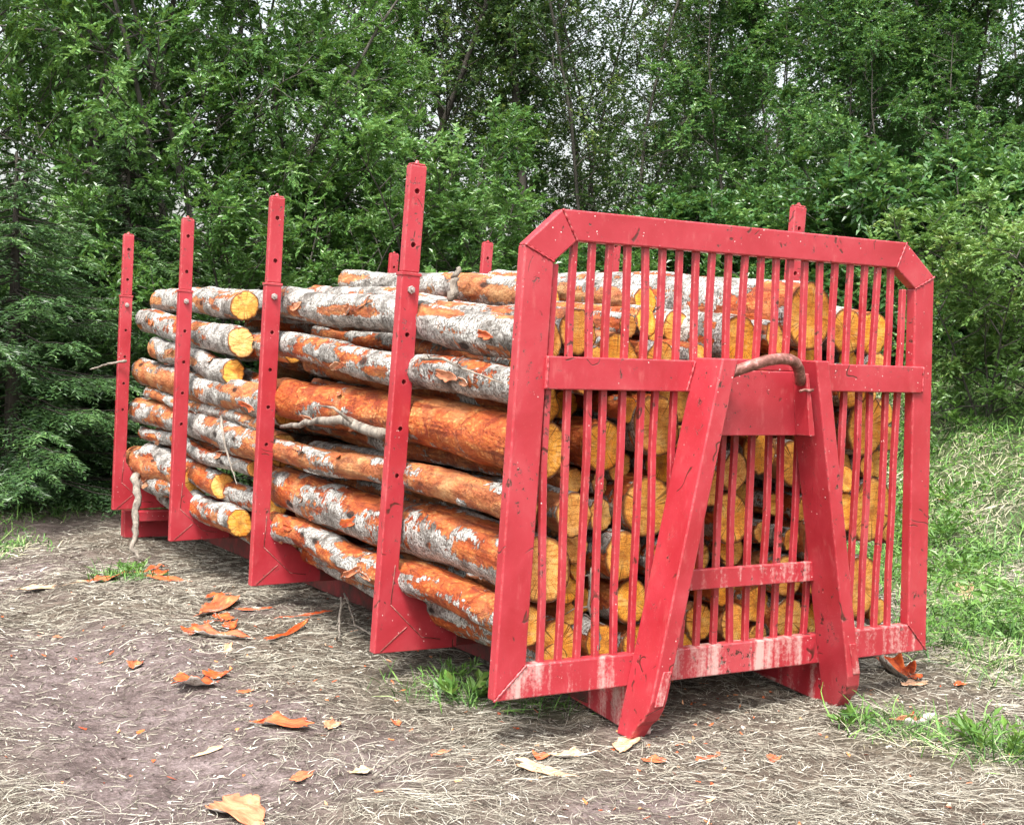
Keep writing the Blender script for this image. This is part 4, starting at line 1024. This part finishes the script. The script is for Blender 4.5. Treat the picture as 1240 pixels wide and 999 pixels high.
plant('willow_b', 'willow_shrub', 440, 15.2, 'low willow bush just left of the nearest stake', 'willow', G1, 4.4, .95, .9)
plant('willow_b', 'willow_shrub', 300, 14.9, 'low willow bush behind the rear end of the load', 'willow', G1, 2.5, .9, .9)
plant('willow_b', 'willow_shrub', 640, 17.5, 'small willow showing over the headboard left corner', 'willow', G1, 5.5, .85, .8)
plant('willow_a', 'willow_shrub', 200, 21.5, 'tall dark willow filling the gap behind the left shrubs', 'willow', G1, 5.0, 1.25, 1.3)
plant('willow_a', 'willow_shrub', -60, 19.0, 'dark willow crown at the very left edge of the photo', 'willow', G1, 1.3, 1.1, 1.2)
AS = [(470, 24, 'aspen'), (520, 27, 'aspen_thin'), (565, 25, 'aspen'), (610, 29, 'aspen_thin'), (665, 26, 'aspen_thin'), (705, 30, 'aspen'), (745, 26, 'aspen_thin'), (790, 31, 'aspen'), (725, 23.5, 'aspen_thin'), (840, 33, 'aspen_thin'), (885, 31, 'aspen'), (330, 27, 'aspen'), (950, 33, 'aspen_thin'), (1100, 32, 'aspen'), (1215, 31, 'aspen_thin')]
WH = ['above the nearest stake', 'right of the nearest stake', 'left of the narrow dark tree', 'directly behind the narrow dark tree', 'right of the narrow dark tree', 'over the left corner of the headboard', 'above the left part of the headboard top rail', 'over the middle of the headboard', 'in front of its neighbours over the headboard', 'beside the bright gap in the canopy', 'right of the bright gap in the canopy', 'deep behind the left willows', 'far behind the first alder', 'far behind the right alders', 'near the upper right corner']
for i, (px, d_, k) in enumerate(AS):
    plant(k, 'aspen_tree', px, d_, 'tall thin tree with sparse small leaves %s' % WH[i], 'tree', G3, i*1.7, 1.0+.05*(i % 3), 1.0)
AL = [(915, 23, 'alder_b', 1.0, 'alder just right of the bright canopy gap'), (985, 21.5, 'alder_a', .95, 'full green alder behind the lone right-hand stake'), (1065, 20.5, 'alder_a', .95, 'dense alder above the headboard right corner'), (1150, 21.5, 'alder_a', 1.02, 'tall alder over the right post'), (1235, 20, 'alder_a', 1.0, 'alder at the right edge of the photo'), (860, 26, 'alder_b', .9, 'lower alder left of the bright canopy gap'), (1320, 19, 'alder_a', 1.0, 'alder beyond the right edge of the view'), (1020, 18.5, 'alder_b', .72, 'smaller alder in front between two full ones'), (1110, 17.5, 'alder_b', .66, 'low alder nearest to the right post')]
for i, (px, d_, k, s, lab) in enumerate(AL): plant(k, 'alder_tree', px, d_, lab, 'alder', G2, i*2.3, s)
plant('bush', 'leafy_bush', 1195, 13.6, 'light green leafy bush on the bank right of the rack', 'bush', None, .5, 1.0, .95)
UN = [(-40, 15.5, 'undergrowth bush below the left edge spruce'), (60, 15.5, 'dark undergrowth bush between the two spruces'), (200, 16, 'undergrowth bush behind the two farthest stakes'), (330, 17, 'undergrowth bush under the big willows'), (460, 17.5, 'undergrowth bush behind the top of the load'), (590, 19, 'undergrowth bush in shade left of the headboard'), (690, 21, 'undergrowth bush seen through the left grille bars'), (770, 22, 'undergrowth bush seen through the middle grille bars'), (850, 21, 'undergrowth bush seen through the grille right of centre'), (930, 20, 'undergrowth bush below the first alder'), (1010, 18.5, 'undergrowth bush behind the lone right stake'), (1090, 17.2, 'undergrowth bush behind the headboard right corner'), (1160, 16.4, 'dark undergrowth bush left of the light green bush'), (1250, 16.5, 'undergrowth bush at the right edge on the bank')]
for i, (px, d_, lab) in enumerate(UN): plant('under', 'undergrowth_bush', px, d_, lab, 'bush', 'undergrowth bushes along the tree line', i*1.9, 1.0+.1*(i % 3), 1.0)

# weeds
def weed(kind, seed, n, Hh, Rr, L, w):
    rng = np.random.default_rng(seed); az = rng.uniform(0, 6.28, n); el = rng.uniform(.35, 1.3, n); ln = Hh*rng.uniform(.6, 1.1, n)
    d_ = np.stack([np.cos(az)*np.cos(el), np.sin(az)*np.cos(el), np.sin(el)], 1); b = np.stack([np.cos(az)*Rr*rng.uniform(0, .6, n), np.sin(az)*Rr*rng.uniform(0, .6, n), 0*az], 1)
    lv = sprays(b+d_*ln[:, None]*.25, d_, ln*.8, 7, L, w, rng, .8, .8)
    st = tubes_np(b, b+d_*ln[:, None], np.full(n, .003), np.full(n, .0012), 5); return lv, st
WD = [(.235, .70, 10, .16, .10, .075, .034, 'broad leaved weed at the near lower corner of the headboard'),
      (.33, .98, 6, .13, .08, .05, .012, 'thin leaved weed beside the nearest stake foot'),
      (1.90, -.80, 16, .17, .22, .070, .024, 'low green weed clump in the straw at lower right'),
      (1.62, -.30, 5, .08, .10, .055, .028, 'small flat green weed in front of the right foot'),
      (5.6, 2.9, 22, .34, .35, .075, .024, 'bright green herb clump right of the rack'),
      (6.3, 3.3, 18, .32, .35, .075, .026, 'second green herb clump on the foot of the bank'),
      (8.8, 5.6, 20, .4, .4, .09, .03, 'tall herb clump high on the bank'),
      (4.9, 2.1, 16, .24, .3, .08, .03, 'leafy herb low in the grass beside the white bark strip'),
      (7.6, 4.4, 24, .36, .5, .08, .028, 'wide herb patch halfway up the bank'),
      (10.2, 7.2, 24, .5, .6, .10, .035, 'tall weeds below the light green bush'),
      (4.2, 3.4, 16, .3, .35, .07, .022, 'green herbs just behind the right post'),
      (2.4, -1.3, 12, .14, .2, .06, .024, 'green weed patch cut by the right edge in the straw'),
      (-.3, 4.75, 9, .12, .20, .05, .02, 'small green weed beside the leaning grey branch'),
      (.1, 10.2, 22, .35, .5, .09, .035, 'leafy nettle patch under the left spruces'),
      (1.3, 11.4, 22, .45, .5, .09, .035, 'taller nettle patch left of the farthest stake'),
      (-.9, 10.0, 20, .35, .5, .09, .035, 'nettle patch at the left edge of the photo')]
for i, (x, y, n, hh, rr, L, w, lab) in enumerate(WD):
    (cv, cf, cr), (wv, wf) = weed(0, 60+i, n, hh, rr, L, w)
    t = empty('weed_plant', (x, y, float(ground_h(x, y))))
    link('foliage', npmesh('foliage', cv, cf, {'rnd': cr}), M['weed'], t); link('stems', npmesh('stems', wv, wf, None, True), M['weed'], t)
    tag(t, lab, 'weed', 'weeds growing around the clearing')
